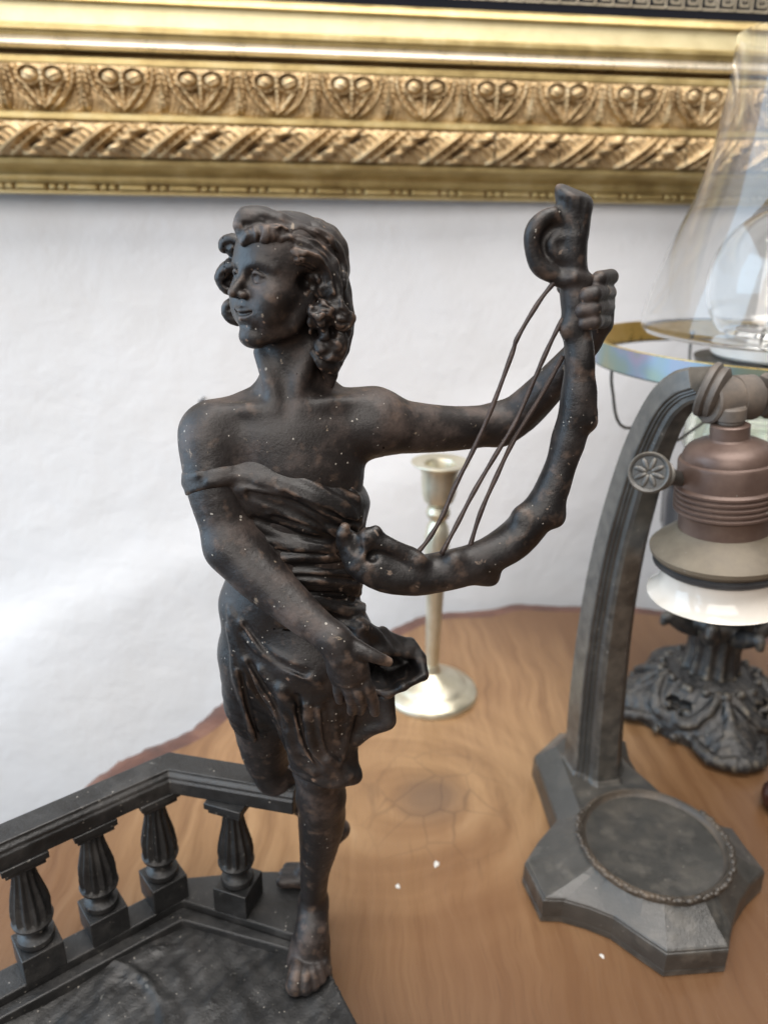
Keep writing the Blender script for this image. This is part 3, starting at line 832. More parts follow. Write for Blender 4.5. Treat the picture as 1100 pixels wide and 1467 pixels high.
# its hand: back of the hand, four hanging fingers, thumb to the side
ch(B, [(478, 916, 0.228, 22), (490, 940, 0.2265, 24), (500, 962, 0.2275, 25)], k=0.003)
ch(B, [(492, 925, 0.2275, 18), (512, 950, 0.2265, 15), (520, 975, 0.2275, 11)], k=0.003)
ch(B, [(482, 935, 0.2285, 14), (482, 960, 0.2285, 13), (486, 980, 0.2290, 9.5)], k=0.003)
for pts in ([(519, 970, .2265, 10.5), (527, 986, .2255, 9.6), (534, 1004, .2275, 8.6), (537, 1020, .2305, 7.4)],
            [(508, 974, .2260, 10.5), (514, 994, .2250, 9.4), (518, 1008, .2290, 8.4), (516, 1018, .2330, 7.4)],
            [(496, 976, .2265, 10.2), (502, 996, .2258, 9.2), (505, 1010, .2290, 8.2), (504, 1019, .2330, 7.2)],
            [(485, 972, .2285, 9.6), (485, 990, .2275, 8.4), (487, 1003, .2295, 6.8)],
            [(503, 926, .2270, 15), (522, 934, .2255, 11.5), (540, 942, .2250, 9.5), (556, 948, .2258, 7.2)]):
    ch(B, pts, k=0.0006, n=3)
# front leg and foot
ch(B, [(452, 950, 0.262, 60), (456, 1050, 0.257, 50), (458, 1115, 0.254, 35), (460, 1140, 0.255, 33)], k=0.006, n=3)
ch(B, [(460, 1140, 0.2555, 33), (461, 1172, 0.259, 34), (457, 1210, 0.2615, 28), (451, 1250, 0.2635, 21), (449, 1292, 0.2655, 18)], k=0.004, n=4)
ch(B, [(455, 1118, 0.2475, 12), (455, 1140, 0.249, 12)], k=0.006)                       # knee cap
ch(B, [(452, 1165, 0.2500, 9), (447, 1250, 0.2595, 7), (446, 1290, 0.2615, 7)], k=0.004)     # shin
an = P(449, 1292, 0.2655)
def fp(px, py, z): return Pz(px, py, z)
hl = np.array([an[0], an[1] + 0.009, ZB + 0.0055])
B.chain([an, hl], [rr(18, an), 0.0052], k=0.004)
ft = [(an, rr(17, an)), (fp(447, 1330, ZB + 0.018), 0.0078), (fp(444, 1360, ZB + 0.0095), 0.0078), (fp(443, 1380, ZB + 0.0060), 0.0055), (fp(442, 1394, ZB + 0.0040), 0.0042)]
B.chain([a for a, _ in ft], [b_ for _, b_ in ft], k=0.004, n=3)
for dx, r in ((-13, 0.0058), (14, 0.0052)):
    B.chain([fp(445 + dx * 0.6, 1350, ZB + 0.010), fp(442 + dx, 1376, ZB + 0.0058)], [0.0060, r], k=0.003)
B.chain([hl, fp(446, 1360, ZB + 0.005), fp(444, 1378, ZB + 0.0045)], [0.0050, 0.0062, 0.0052], k=0.003)
for tx, ty, bx, by, r in ((424, 1411, 428, 1385, .0046), (438, 1413, 438, 1388, .0037), (449, 1408, 446, 1386, .0035), (458, 1400, 453, 1382, .0033), (466, 1389, 459, 1376, .0032)):
    B.chain([fp(bx, by - 6, ZB + 0.0080), fp((tx + bx) / 2, (ty + by) / 2 - 3, ZB + 0.0072), fp(tx, ty, ZB + 0.0035)], [r * 0.85, r * 0.92, r], k=0.0004, n=3)
# trailing leg, on tiptoe behind
bt = Pz(431, 1258, ZB + 0.0118)                     # ball of the back foot
ch(B, [(385, 955, 0.268, 58), (378, 1030, 0.272, 44), (382, 1085, 0.276, 32), (396, 1108, 0.280, 29)], k=0.006, n=3)
hb = P(487, 1188, bt[1] + 0.012)
B.chain([P(396, 1108, 0.280), P(425, 1135, 0.290), P(462, 1168, 0.302), hb], [rr(29, P(396, 1108, .28)), rr(29, P(396, 1108, .28)), 0.0056, 0.0046], k=0.004, n=3)
B.chain([hb, bt + (hb - bt) * 0.45 + np.array([0, 0, 0.002]), bt], [0.0044, 0.0056, 0.0046], k=0.003, n=3)
for i, (dx, dy) in enumerate(((-0.009, -0.002), (-0.0085, 0.002), (-0.007, 0.005))):
    B.chain([bt + np.array([0, dy, 0.0005]), bt + np.array([dx, dy * 1.2, 0.0])], [0.0034, 0.003], k=0.0009)

# ---------------------------------------------------------------- head (unit = chin to crown)
hp = P(408, 401, 0.264); UH = rr(188, hp)
YAW = math.radians(43)
hf = np.array([-math.sin(YAW), -math.cos(YAW), 0.12]); hf /= np.linalg.norm(hf)
hx = np.array([math.cos(YAW), -math.sin(YAW), 0.0])
hz = np.cross(hx, -hf) * -1.0
hz = np.cross(hf, hx) * -1.0
if hz[2] < 0: hz = -hz
tilt = math.radians(2.0)
HR = np.array([hx, hf, hz])
def h3(x, y, z): return hp + UH * (x * hx + y * hf + z * hz)
def hell(F, c, r, k=0.03, mode='u'): F.ell(h3(*c), np.array(r) * UH, R=HR, k=k * UH, mode=mode)
def hch(F, pts, rad, k=0.03, mode='u', n=0): F.chain([h3(*p) for p in pts], [r * UH for r in rad], k=k * UH, mode=mode, n=n)
hell(B, (0, -0.06, 0.14), (0.33, 0.42, 0.36))
hell(B, (0, 0.13, 0.14), (0.27, 0.27, 0.28), k=0.12)
hell(B, (0, 0.10, -0.15), (0.24, 0.28, 0.285), k=0.14)
for s in (-1, 1):
    hch(B, [(s * 0.245, -0.04, -0.16), (s * 0.20, 0.08, -0.32), (s * 0.06, 0.27, -0.435)], [0.058, 0.060, 0.066], k=0.10)
    hell(B, (s * 0.165, 0.24, -0.125), (0.112, 0.115, 0.105), k=0.09)
    hell(B, (s * 0.145, 0.25, -0.24), (0.09, 0.10, 0.11), k=0.09)
hell(B, (0, 0.292, -0.425), (0.075, 0.075, 0.068), k=0.07)
hell(B, (0, 0.325, -0.27), (0.11, 0.07, 0.10), k=0.06)                 # muzzle
for s in (-1, 1):                                                      # eye sockets
    hell(B, (s * 0.125, 0.41, 0.003), (0.082, 0.076, 0.052), k=0.05, mode='s')
    hch(B, [(s * 0.050, 0.372, 0.082), (s * 0.125, 0.360, 0.103), (s * 0.215, 0.282, 0.072)], [0.018, 0.021, 0.018], k=0.05, n=3)
hch(B, [(0, 0.365, 0.06), (0, 0.41, -0.03), (0, 0.475, -0.125)], [0.034, 0.032, 0.037], k=0.05, n=3)       # nose
for s in (-1, 1):
    hell(B, (s * 0.045, 0.415, -0.135), (0.033, 0.045, 0.03), k=0.025)
    hell(B, (s * 0.026, 0.445, -0.168), (0.013, 0.02, 0.012), k=0.015, mode='s')
    # eyeball and lids
    hell(B, (s * 0.122, 0.318, 0.003), (0.056, 0.052, 0.046), k=0.008)
    hch(B, [(s * 0.068, 0.352, -0.002), (s * 0.115, 0.374, 0.032), (s * 0.165, 0.345, 0.012), (s * 0.185, 0.315, -0.004)], [0.010, 0.015, 0.014, 0.010], k=0.008, n=4)
    hch(B, [(s * 0.068, 0.350, -0.006), (s * 0.118, 0.362, -0.036), (s * 0.170, 0.335, -0.022), (s * 0.185, 0.315, -0.006)], [0.007, 0.009, 0.009, 0.007], k=0.014, n=4)
    hell(B, (s * 0.120, 0.372, 0.0), (0.018, 0.016, 0.018), k=0.006, mode='s')
    # lips
    hch(B, [(s * 0.006, 0.400, -0.245), (s * 0.048, 0.387, -0.242), (s * 0.100, 0.345, -0.232)], [0.014, 0.013, 0.009], k=0.03, n=3)
    hch(B, [(s * 0.0, 0.382, -0.300), (s * 0.045, 0.371, -0.292), (s * 0.088, 0.345, -0.260)], [0.019, 0.017, 0.010], k=0.03, n=3)
    hch(B, [(s * 0.0, 0.410, -0.273), (s * 0.045, 0.397, -0.267), (s * 0.088, 0.372, -0.250), (s * 0.118, 0.345, -0.230)], [0.012, 0.012, 0.010, 0.007], k=0.012, mode='s', n=3)
hell(B, (0, 0.385, -0.352), (0.05, 0.02, 0.015), k=0.04, mode='s')

el(B, 438, 405, 0.2535, 12, 22, 13, k=0.002, mode='s')
# ---------------------------------------------------------------- hair
Hh = Field()
el(Hh, 444, 392, 0.2730, 48, 50, 72, k=0.004)
el(Hh, 425, 350, 0.266, 56, 48, 38, k=0.004)
el(Hh, 458, 352, 0.272, 38, 45, 28, k=0.004)
ch(Hh, [(478, 365, 0.270, 20), (480, 410, 0.266, 22), (484, 450, 0.266, 24), (482, 485, 0.267, 22), (474, 515, 0.267, 18), (470, 545, 0.268, 11)], k=0.003, n=3)
def curl(px, py, Y, r, thick, turns=1.4, ph=0.0, tiltv=(0, -1, 0.15), sgn=1, rise=0.4):
    """a lock rolled into a spiral that faces tiltv"""
    c = P(px, py, Y); s = zc(c) / FPX
    a = np.array(tiltv, float); a /= np.linalg.norm(a)
    e1 = np.cross(a, [0, 0, 1.0]); e1 /= np.linalg.norm(e1); e2 = np.cross(a, e1)
    pts = []; rad = []
    for i in range(15):
        t = i / 14.0; ang = ph + sgn * t * turns * 2 * math.pi
        rad_ = r * (1 - 0.72 * t)
        pts.append(c + s * rad_ * (math.cos(ang) * e1 + math.sin(ang) * e2) + a * s * r * rise * t)
        rad.append(s * thick * (1 - 0.35 * t))
    Hh.chain(pts, rad, k=0.0009)
    Hh.ell(c - a * s * r * 0.35, (s * r * 0.85,) * 3, k=0.0015)
# far side of the face: three round locks
ch(Hh, [(350, 366, .2660, 9), (340, 356, .2670, 14), (328, 350, .2680, 14), (322, 354, .2675, 9)], k=0.002, n=3); ch(Hh, [(346, 346, .2650, 8), (334, 342, .2660, 9), (322, 348, .2665, 6)], k=0.001, n=3)
ch(Hh, [(344, 382, .2660, 9), (330, 386, .2680, 14), (321, 398, .2685, 13), (326, 412, .2680, 10), (338, 416, .2670, 7)], k=0.002, n=3); ch(Hh, [(338, 380, .2655, 6), (324, 386, .2665, 7), (314, 398, .2675, 6)], k=0.001, n=3)
ch(Hh, [(346, 432, .2690, 9), (332, 440, .2695, 12), (330, 452, .2695, 10), (340, 460, .2690, 8)], k=0.002, n=3); ch(Hh, [(338, 430, .2680, 5), (325, 438, .2685, 6), (323, 448, .2690, 5)], k=0.001, n=3)
# forelock rolled back from the brow
ch(Hh, [(350, 336, 0.2535, 12), (352, 318, 0.2545, 18), (370, 313, 0.256, 18), (398, 322, 0.257, 18), (425, 332, 0.2595, 17)], k=0.0012, n=3)
ch(Hh, [(352, 345, 0.2520, 9), (366, 335, 0.2505, 12), (385, 334, 0.2500, 14), (404, 340, 0.2510, 14), (418, 352, 0.2525, 12)], k=0.0010, n=3)
ch(Hh, [(408, 338, 0.2540, 14), (425, 345, 0.2545, 14), (436, 362, 0.2550, 12)], k=0.0010, n=3)
ch(Hh, [(372, 344, 0.2505, 5), (400, 352, 0.2505, 6), (412, 362, 0.2520, 5)], k=0.0008, n=3)
# locks beside the near temple and ear
ch(Hh, [(412, 382, 0.2525, 8), (426, 369, 0.2525, 13), (448, 370, 0.2550, 17), (467, 384, 0.2590, 18), (478, 410, 0.2620, 16)], k=0.0035, n=3)
curl(449, 400, 0.2565, 12, 7, 1.4, 2.0, (-0.2, -1, 0.0), -1)
curl(465, 418, 0.2570, 12, 7, 1.4, 0.5, (0.1, -1, 0.0))
curl(436, 424, 0.2560, 10, 6, 1.2, 4.0, (-0.1, -1, -0.1))
ch(Hh, [(468, 385, 0.2575, 12), (478, 415, 0.2570, 13), (478, 440, 0.2570, 12)], k=0.001, n=3)
curl(458, 447, 0.2530, 17, 9.5, 1.3, 1.0, (0.0, -1, 0.1))
curl(486, 452, 0.2560, 16, 9, 1.3, 3.0, (0.3, -1, 0.1), -1)
curl(492, 474, 0.2590, 12, 8, 1.2, 5.0, (0.4, -1, 0.0))
curl(462, 474, 0.2545, 13, 8, 1.3, 0.0, (0.0, -1, -0.1), -1)
curl(480, 492, 0.2570, 14, 8, 1.3, 2.2, (0.2, -1, -0.1))
ch(Hh, [(458, 490, 0.2570, 10), (466, 505, 0.2560, 11), (482, 510, 0.258, 10), (490, 500, 0.261, 8)], k=0.001, n=3)
ch(Hh, [(450, 505, 0.2595, 8), (460, 520, 0.2585, 9), (474, 528, 0.2600, 8), (484, 520, 0.263, 7)], k=0.001, n=3)
ch(Hh, [(470, 500, 0.2600, 10), (478, 530, 0.2625, 8), (474, 552, 0.2655, 5)], k=0.001, n=3)
# combed strands over the crown and back
strand = [[(405, 322, 5), (440, 330, 6), (472, 345, 6), (490, 372, 5), (494, 410, 4)],
          [(430, 345, 5), (458, 352, 6), (478, 372, 6), (486, 410, 5), (490, 440, 4)],
          [(440, 362, 5), (462, 372, 6), (476, 395, 5), (482, 430, 4)],
          [(420, 326, 4), (455, 333, 5), (482, 350, 5), (494, 385, 4)]]
lines(Hh, strand, k=0.0012, sink=0.45)
groove = [[(400, 330, 2.5), (440, 338, 3), (468, 352, 3), (486, 382, 3), (492, 425, 2.5)],
          [(436, 354, 2.5), (460, 362, 3), (478, 384, 3), (485, 420, 2.5)],
          [(368, 322, 2.5), (372, 335, 2.5), (370, 345, 2)], [(392, 326, 2), (398, 342, 2.5), (394, 354, 2)],
          [(352, 322, 2), (358, 336, 2.5), (356, 346, 2)]]
lines(Hh, groove, k=0.001, mode='s')
def fam(c0, c1, n_, r_):                     # a family of strands between two guide curves
    out_ = []
    for i_ in range(n_):
        t_ = (i_ + 0.5) / n_
        out_.append([((1 - t_) * a_[0] + t_ * b_[0] + 1.5 * math.sin(3 * i_ + q_), (1 - t_) * a_[1] + t_ * b_[1] + 1.5 * math.cos(2 * i_ + q_), r_) for q_, (a_, b_) in enumerate(zip(c0, c1))])
    return out_
lines(Hh, fam([(370, 306), (410, 316), (455, 328), (484, 350), (493, 385)], [(425, 352), (445, 358), (466, 376), (478, 405), (484, 440)], 7, 1.5), k=0.0008, mode='s')
lines(Hh, fam([(352, 318), (354, 330), (356, 344)], [(410, 334), (408, 344), (402, 354)], 4, 1.3), k=0.0010, mode='s')
lines(Hh, fam([(420, 366), (445, 366), (466, 380), (474, 402)], [(416, 376), (436, 378), (456, 390), (464, 408)], 4, 1.3), k=0.0007, mode='s')
lines(Hh, fam([(446, 440), (458, 434), (470, 440)], [(446, 456), (458, 462), (470, 456)], 3, 1.2), k=0.0007, mode='s')
lines(Hh, fam([(478, 445), (488, 440), (498, 450)], [(478, 470), (490, 476), (500, 468)], 4, 1.2), k=0.0007, mode='s')
lines(Hh, [[(422, 394, 7), (430, 400, 9), (436, 410, 7)], [(446, 428, 6), (452, 432, 6)], [(478, 428, 5), (474, 434, 5)], [(474, 468, 6), (472, 460, 5)], [(452, 470, 6), (448, 462, 5)], [(470, 508, 5), (462, 512, 5)], [(404, 330, 4), (412, 340, 5)], [(402, 356, 4), (410, 350, 5)], [(328, 405, 6), (332, 398, 6)], [(338, 362, 5), (343, 356, 5)]], k=0.0012, mode='s')
for q_ in ((432, 402, .2505, 11, 26, 12), (447, 412, .2510, 9, 24, 9), (424, 392, .2500, 8, 18, 8), (330, 402, .2625, 7, 14, 9), (340, 358, .2620, 6, 12, 6), (413, 350, .2490, 6, 16, 6), (476, 478, .2540, 5, 18, 8), (452, 478, .2520, 6, 18, 6)):
    el(Hh, *q_, k=0.0015, mode='s')
lines(Hh, [[(322, 352, 1.5), (334, 350, 1.8), (346, 357, 1.5)], [(318, 396, 1.5), (325, 390, 1.8), (336, 388, 1.5)], [(322, 406, 1.4), (328, 402, 1.6), (334, 402, 1.4)], [(328, 444, 1.4), (334, 440, 1.6), (340, 440, 1.4)]], k=0.0008, mode='s')
HB = np.array([P(300, 280, .24), P(520, 560, .29)])
Hh.noise(HB.min(0), HB.max(0), 0.00035, 900, seed=5)

# ---------------------------------------------------------------- dress
D = Field()
el(D, 424, 700, 0.2640, 106, 70, 100, k=0.006)
ch(D, [(365, 695, 0.2588, 48)] * 2, k=0.010); ch(D, [(468, 705, 0.2592, 46)] * 2, k=0.010)
el(D, 428, 800, 0.262, 97, 67, 110, k=0.008)
# neckline: cut the bodice along the drawn edge
A_ = P(388, 640, 0.246); B_ = P(548, 728, 0.258); C_ = A_ + np.array([0.0, 0.03, 0.001])
nn = np.cross(B_ - A_, C_ - A_); nn = nn if nn[2] > 0 else -nn
D.plane(A_, nn, k=0.004)
A2 = P(388, 646, 0.246); B2 = P(255, 672, 0.250)
n2 = np.cross(B2 - A2, np.array([0, 0.03, 0.001])); n2 = n2 if n2[2] > 0 else -n2
D.plane(A2, n2, k=0.004)
# sleeve band round the lowered arm
slv = Field()
ch(slv, [(302, 616, 0.259, 45.5), (304, 655, 0.256, 46.5), (312, 700, 0.253, 46), (322, 745, 0.250, 42)], k=0.002, n=4)
sa = (P(312, 700, .253) - P(302, 640, .257)); sa = sa / np.linalg.norm(sa)
slv.plane(P(300, 672, .2450), -sa + np.array([0.10, 0, 0]), k=0.002)
slv.plane(P(300, 699, .2430), sa + np.array([0.12, 0, 0.1]), k=0.001)
sq = P(308, 685, .254); D.add(slv.run, sq - 0.017, sq + 0.017, 'u', 0.002)
ch(D, [(266, 697, 0.2570, 5), (268, 690, 0.2510, 5), (284, 680, 0.2445, 4)], k=0.002, n=4)
ch(D, [(320, 692, 0.2520, 26), (345, 690, 0.2530, 24), (372, 684, 0.2535, 22)], k=0.006, n=3)
# skirt: hips, front thigh, trailing thigh
el(D, 424, 930, 0.2625, 108, 76, 92, k=0.010)
el(D, 408, 862, 0.2630, 92, 66, 62, k=0.010)
skf = Field()
ch(skf, [(452, 930, 0.2600, 84), (455, 1010, 0.2570, 66), (461, 1070, 0.2545, 50), (463, 1105, 0.2535, 46), (465, 1150, 0.2525, 47)], k=0.002, n=3)
h1 = P(415, 1100, .2470); h2 = P(492, 1127, .2440)
hn = np.cross(h2 - h1, np.array([0.0, 1.0, -0.10])); hn = hn if hn[2] < 0 else -hn
skf.plane(0.5 * (h1 + h2), hn, k=0.0025)
kq = P(460, 1030, .256); D.add(skf.run, kq - 0.034, kq + 0.034, 'u', 0.006)
skb = Field()
ch(skb, [(382, 940, 0.2660, 66), (372, 1000, 0.2690, 51), (374, 1050, 0.2725, 34), (378, 1100, 0.2755, 28)], k=0.002, n=3)
skb.plane(P(380, 1094, .2680), np.array([0.15, -0.2, -1.0]), k=0.0025)
kq2 = P(380, 1020, .27); D.add(skb.run, kq2 - 0.034, kq2 + 0.034, 'u', 0.005)
# thin turned hem, flicked out at the right
ch(D, [(416, 1098, 0.2500, 4), (436, 1110, 0.2450, 5), (465, 1119, 0.2425, 6), (490, 1120, 0.2435, 7), (508, 1114, 0.2465, 6), (511, 1106, 0.2490, 4)], k=0.003, n=4)
ch(D, [(500, 1075, 0.2500, 8), (505, 1100, 0.2480, 8), (508, 1112, 0.2470, 6)], k=0.004, n=3)
# bodice overhang above the hips
ch(D, [(425, 850, 0.2480, 6), (460, 864, 0.2470, 8), (495, 877, 0.2485, 9), (514, 877, 0.2530, 9), (518, 868, 0.2590, 7)], k=0.003, n=4)
# cloth blown out to the right: two sheets with a hollow between
def T(*q): return P(*q)
f1 = T(512, 890, .2470); f2 = T(548, 905, .2560); f3 = T(588, 920, .2590); f4 = T(602, 942, .2540); f5 = T(607, 968, .2480); f6 = T(578, 984, .2420); f7 = T(545, 968, .2420); f8 = T(520, 935, .2430)
f9 = T(556, 934, .2480); f10 = T(580, 938, .2520); f11 = T(556, 994, .2430); f12 = T(520, 985, .2450)
for a, b_, c in ((f1, f2, f8), (f2, f9, f8), (f2, f3, f10), (f2, f10, f9), (f3, f4, f10)):
    D.tri(a, b_, c, 0.0011, k=0.002)
for a, b_, c in ((f4, f5, T(590, 960, .262)), (f3, f4, T(585, 950, .264)), (T(590, 960, .262), f5, f6), (T(585, 950, .264), T(560, 965, .262), f6), (T(560, 965, .262), f6, f11), (T(540, 960, .258), T(560, 965, .262), f11), (T(540, 960, .258), f11, f12)):
    D.tri(a, b_, c, 0.0010, k=0.002)
D.tri(T(545, 915, .262), T(600, 935, .262), T(600, 968, .262), 0.0010, k=0.002); D.tri(T(545, 915, .262), T(600, 968, .262), T(540, 985, .262), 0.0010, k=0.002)
D.tri(f4, f5, T(600, 960, .262), 0.001, k=0.002); D.tri(T(600, 968, .262), T(540, 985, .262), f6, 0.001, k=0.002)
ch(D, [(556, 934, .2480, 3.5), (580, 938, .2520, 3.5), (594, 926, .2570, 4), (604, 945, .2530, 4), (607, 968, .2480, 4), (592, 978, .2445, 3.5), (578, 985, .2420, 4), (556, 996, .2430, 4)], k=0.0015)
ch(D, [(520, 900, .2470, 12), (540, 912, .2490, 9), (552, 930, .2480, 5)], k=0.003, n=3)
for a, b_, c in ((T(522, 1000, .2480), T(556, 1000, .2490), T(556, 1032, .2480)), (T(522, 1000, .2480), T(556, 1032, .2480), T(510, 1058, .2490)), (T(556, 1000, .2490), T(540, 1000, .262), T(556, 1032, .2480)), (T(540, 1000, .262), T(556, 1032, .2480), T(515, 1055, .262))):
    D.tri(a, b_, c, 0.0012, k=0.003)
ch(D, [(556, 1000, .2490, 5), (559, 1018, .2485, 5), (554, 1036, .2480, 6), (530, 1046, .2480, 8), (512, 1058, .2490, 9)], k=0.003, n=3)
# folds
ridges = [[(300, 690, 3), (345, 684, 5), (400, 690, 6), (455, 715, 6), (505, 738, 3)],
          [(392, 652, 3), (430, 660, 4.5), (480, 684, 5), (512, 712, 3)],
          [(345, 700, 7), (400, 725, 8), (455, 755, 8), (488, 765, 5)],
          [(370, 690, 3), (420, 705, 5), (470, 733, 6), (515, 740, 4)],
          [(405, 800, 4), (440, 796, 5), (492, 794, 4)],
          [(380, 775, 3.5), (430, 782, 3.5), (485, 780, 3)],
          [(420, 828, 3.5), (465, 832, 3.5), (510, 838, 3)],
          [(508, 748, 5), (512, 800, 3), (508, 850, 3)],
          [(470, 760, 4), (498, 753, 5), (515, 750, 3)],
          [(335, 880, 5), (370, 925, 7), (420, 955, 7), (455, 975, 5)],
          [(330, 870, 4), (345, 930, 6), (372, 985, 6), (395, 1020, 5)],
          [(330, 900, 3), (338, 960, 5), (354, 1020, 4), (364, 1060, 3)],
          [(375, 960, 5), (410, 1000, 6), (430, 1030, 5)],
          [(405, 985, 8), (412, 1040, 8), (425, 1085, 7), (450, 1105, 6)],
          [(440, 1010, 5), (445, 1060, 6), (465, 1100, 7), (495, 1112, 6)],
          [(505, 1010, 5), (497, 1050, 6), (490, 1085, 4)],
          [(455, 880, 6), (490, 900, 7), (520, 925, 6)],
          [(440, 860, 3), (480, 890, 5), (520, 898, 3)]]
grooves = [[(360, 712, 5), (420, 735, 6), (470, 770, 6), (500, 800, 4)],
           [(395, 668, 3), (440, 678, 4), (490, 705, 4), (512, 726, 3)],
           [(365, 745, 5), (420, 765, 5), (480, 778, 4)],
           [(395, 815, 4), (440, 812, 4), (500, 812, 4)],
           [(425, 845, 3), (470, 848, 3), (520, 858, 3)],
           [(348, 905, 5), (390, 945, 6), (440, 965, 4)],
           [(352, 960, 4), (382, 1015, 5), (400, 1050, 6), (408, 1090, 6)],
           [(425, 1000, 5), (430, 1050, 5), (445, 1085, 4)],
           [(470, 1010, 4), (475, 1060, 4), (485, 1090, 4)],
           [(445, 872, 3.5), (480, 888, 4), (512, 894, 3)]]
lines(D, ridges, k=0.0024, sink=0.45)
lines(D, grooves, k=0.0020, mode='s')
fine_r = [[(350, 700, 2.5), (410, 712, 3), (465, 742, 3), (500, 756, 2)], [(400, 700, 2), (450, 722, 2.5), (510, 744, 2)], [(385, 735, 2.5), (440, 752, 3), (490, 772, 2)],
          [(395, 785, 2), (440, 788, 2.5), (488, 788, 2)], [(410, 820, 2), (460, 822, 2.5), (505, 826, 2)], [(435, 842, 2), (475, 846, 2.5), (515, 850, 2)],
          [(345, 890, 2.5), (380, 935, 3), (430, 962, 2.5)], [(352, 945, 2.5), (385, 1000, 3), (402, 1040, 2.5)], [(420, 1010, 2.5), (432, 1060, 3), (452, 1095, 2.5)],
          [(455, 1015, 2.5), (462, 1060, 3), (480, 1098, 2.5)], [(410, 655, 2), (455, 668, 2.5), (505, 700, 2)], [(340, 960, 2), (350, 1010, 2.5), (366, 1060, 2)]]
lines(D, fine_r, k=0.0014, sink=0.3)
lines(D, [[(x + 7, y + 6, r) for x, y, r in q] for q in fine_r], k=0.0014, mode='s')
lines(D, [[(470, 1088, 6), (490, 1103, 7), (500, 1112, 5)]], k=0.003, mode='u', sink=0.3)
DB = np.array([P(240, 620, .22), P(620, 1140, .29)])
D.noise(DB.min(0), DB.max(0), 0.00035, 420, seed=8)

# ---------------------------------------------------------------- lyre (a knobbly branch with a scrolled end)
Ly = Field()
arm_l = [(497, 778, .2440, 15), (530, 808, .2430, 30), (580, 824, .2440, 30), (640, 818, .2460, 29), (700, 796, .2490, 28), (748, 762, .2515, 28), (785, 712, .2535, 24), (806, 655, .2550, 22), (822, 598, .2560, 24), (828, 540, .2570, 22), (828, 480, .2580, 20), (824, 440, .2590, 20), (822, 400, .2600, 21), (822, 360, .2600, 19), (822, 325, .2600, 19)]
ch(Ly, arm_l, k=0.001, n=4)
for (x, y, Y, r) in ((844, 606, .2545, 11), (799, 744, .2505, 9), (790, 732, .2520, 14), (704, 829, .2475, 9), (690, 820, .2480, 14), (600, 802, .2410, 9), (745, 738, .2500, 9), (836, 560, .2550, 9), (812, 470, .2565, 9), (818, 630, .2550, 10), (650, 800, .2430, 10)):
    ch(Ly, [(x, y, Y, r)] * 2, k=0.005)
# cut stump and twisted tip where it rests on the waist
ch(Ly, [(497, 772, .2430, 13), (492, 765, .2420, 10), (494, 756, .2420, 6)], k=0.003)
ch(Ly, [(520, 785, .2415, 16), (528, 768, .2410, 13), (538, 760, .2410, 8)], k=0.003)
ch(Ly, [(545, 775, .2415, 12), (565, 785, .2410, 12), (585, 795, .2420, 12)], k=0.003, n=2)
ch(Ly, [(533, 797, .2385, 6)] * 2, k=0.002, mode='s')
ch(Ly, [(508, 774, .2385, 7), (512, 786, .2385, 6)], k=0.002, mode='s')
ch(Ly, [(500, 790, .2400, 4), (530, 820, .2385, 4), (575, 838, .2390, 4)], k=0.002, n=3)
g = np.random.default_rng(21)
NW = 0
sp = catmull([np.array(q) for q in arm_l[1:12]], 6)
for i in range(NW):                                            # bark wrinkles
    q = sp[g.integers(0, len(sp) - 3)]
    dx, dy = g.uniform(-22, 22, 2)
    Ly_p = P(q[0] + dx * 0.6, q[1] + dy * 0.6, q[2] - 0.0055)
    e = g.normal(size=3) * 0.0016 + np.array(P(q[0] + 6, q[1] - 8, q[2]) - P(q[0], q[1], q[2])) * 0.4
    Ly.chain([Ly_p - e, Ly_p + e], [0.0006, 0.0009], k=0.004, mode='u')
# scroll at the upper end
ch(Ly, [(812, 312, .2590, 13), (788, 308, .2580, 12), (768, 322, .2575, 12), (760, 346, .2575, 12), (768, 376, .2575, 12), (790, 393, .2580, 11), (812, 398, .2590, 12)], k=0.002, n=4)
el(Ly, 792, 352, 0.2612, 36, 13, 46, k=0.003)
ch(Ly, [(806, 372, .2590, 9), (794, 362, .2580, 7), (790, 348, .2580, 6), (800, 338, .2585, 6)], k=0.002, n=3)
ch(Ly, [(800, 402, .2580, 9), (822, 398, .2555, 9), (842, 400, .2580, 9)], k=0.0015)
cap = Field()
ch(cap, [(823, 330, .2600, 18), (823, 305, .2600, 23), (823, 283, .2605, 27), (824, 262, .2610, 30)], k=0.001, n=3)
cap.plane(P(822, 274, .2590), np.array([0.32, -0.25, 1.0]), k=0.003)
cq = P(823, 290, .26)
Ly.add(cap.run, cq - 0.012, cq + 0.012, 'u', 0.002)
lines(Ly, [[(fx, 332, 1.6), (fx, 312, 2.6), (fx2, 296, 3.0), (fx2, 286, 2.6)] for fx, fx2 in ((808, 804), (816, 814), (825, 825), (833, 836))], k=0.0010, mode='s')
ch(Ly, [(848, 590, .2540, 4), (845, 540, .2540, 4), (842, 490, .2545, 4)], k=0.003)
LB = np.array([P(470, 250, .23), P(880, 860, .28)])
Ly.noise(LB.min(0), LB.max(0), 0.00045, 330, seed=9)

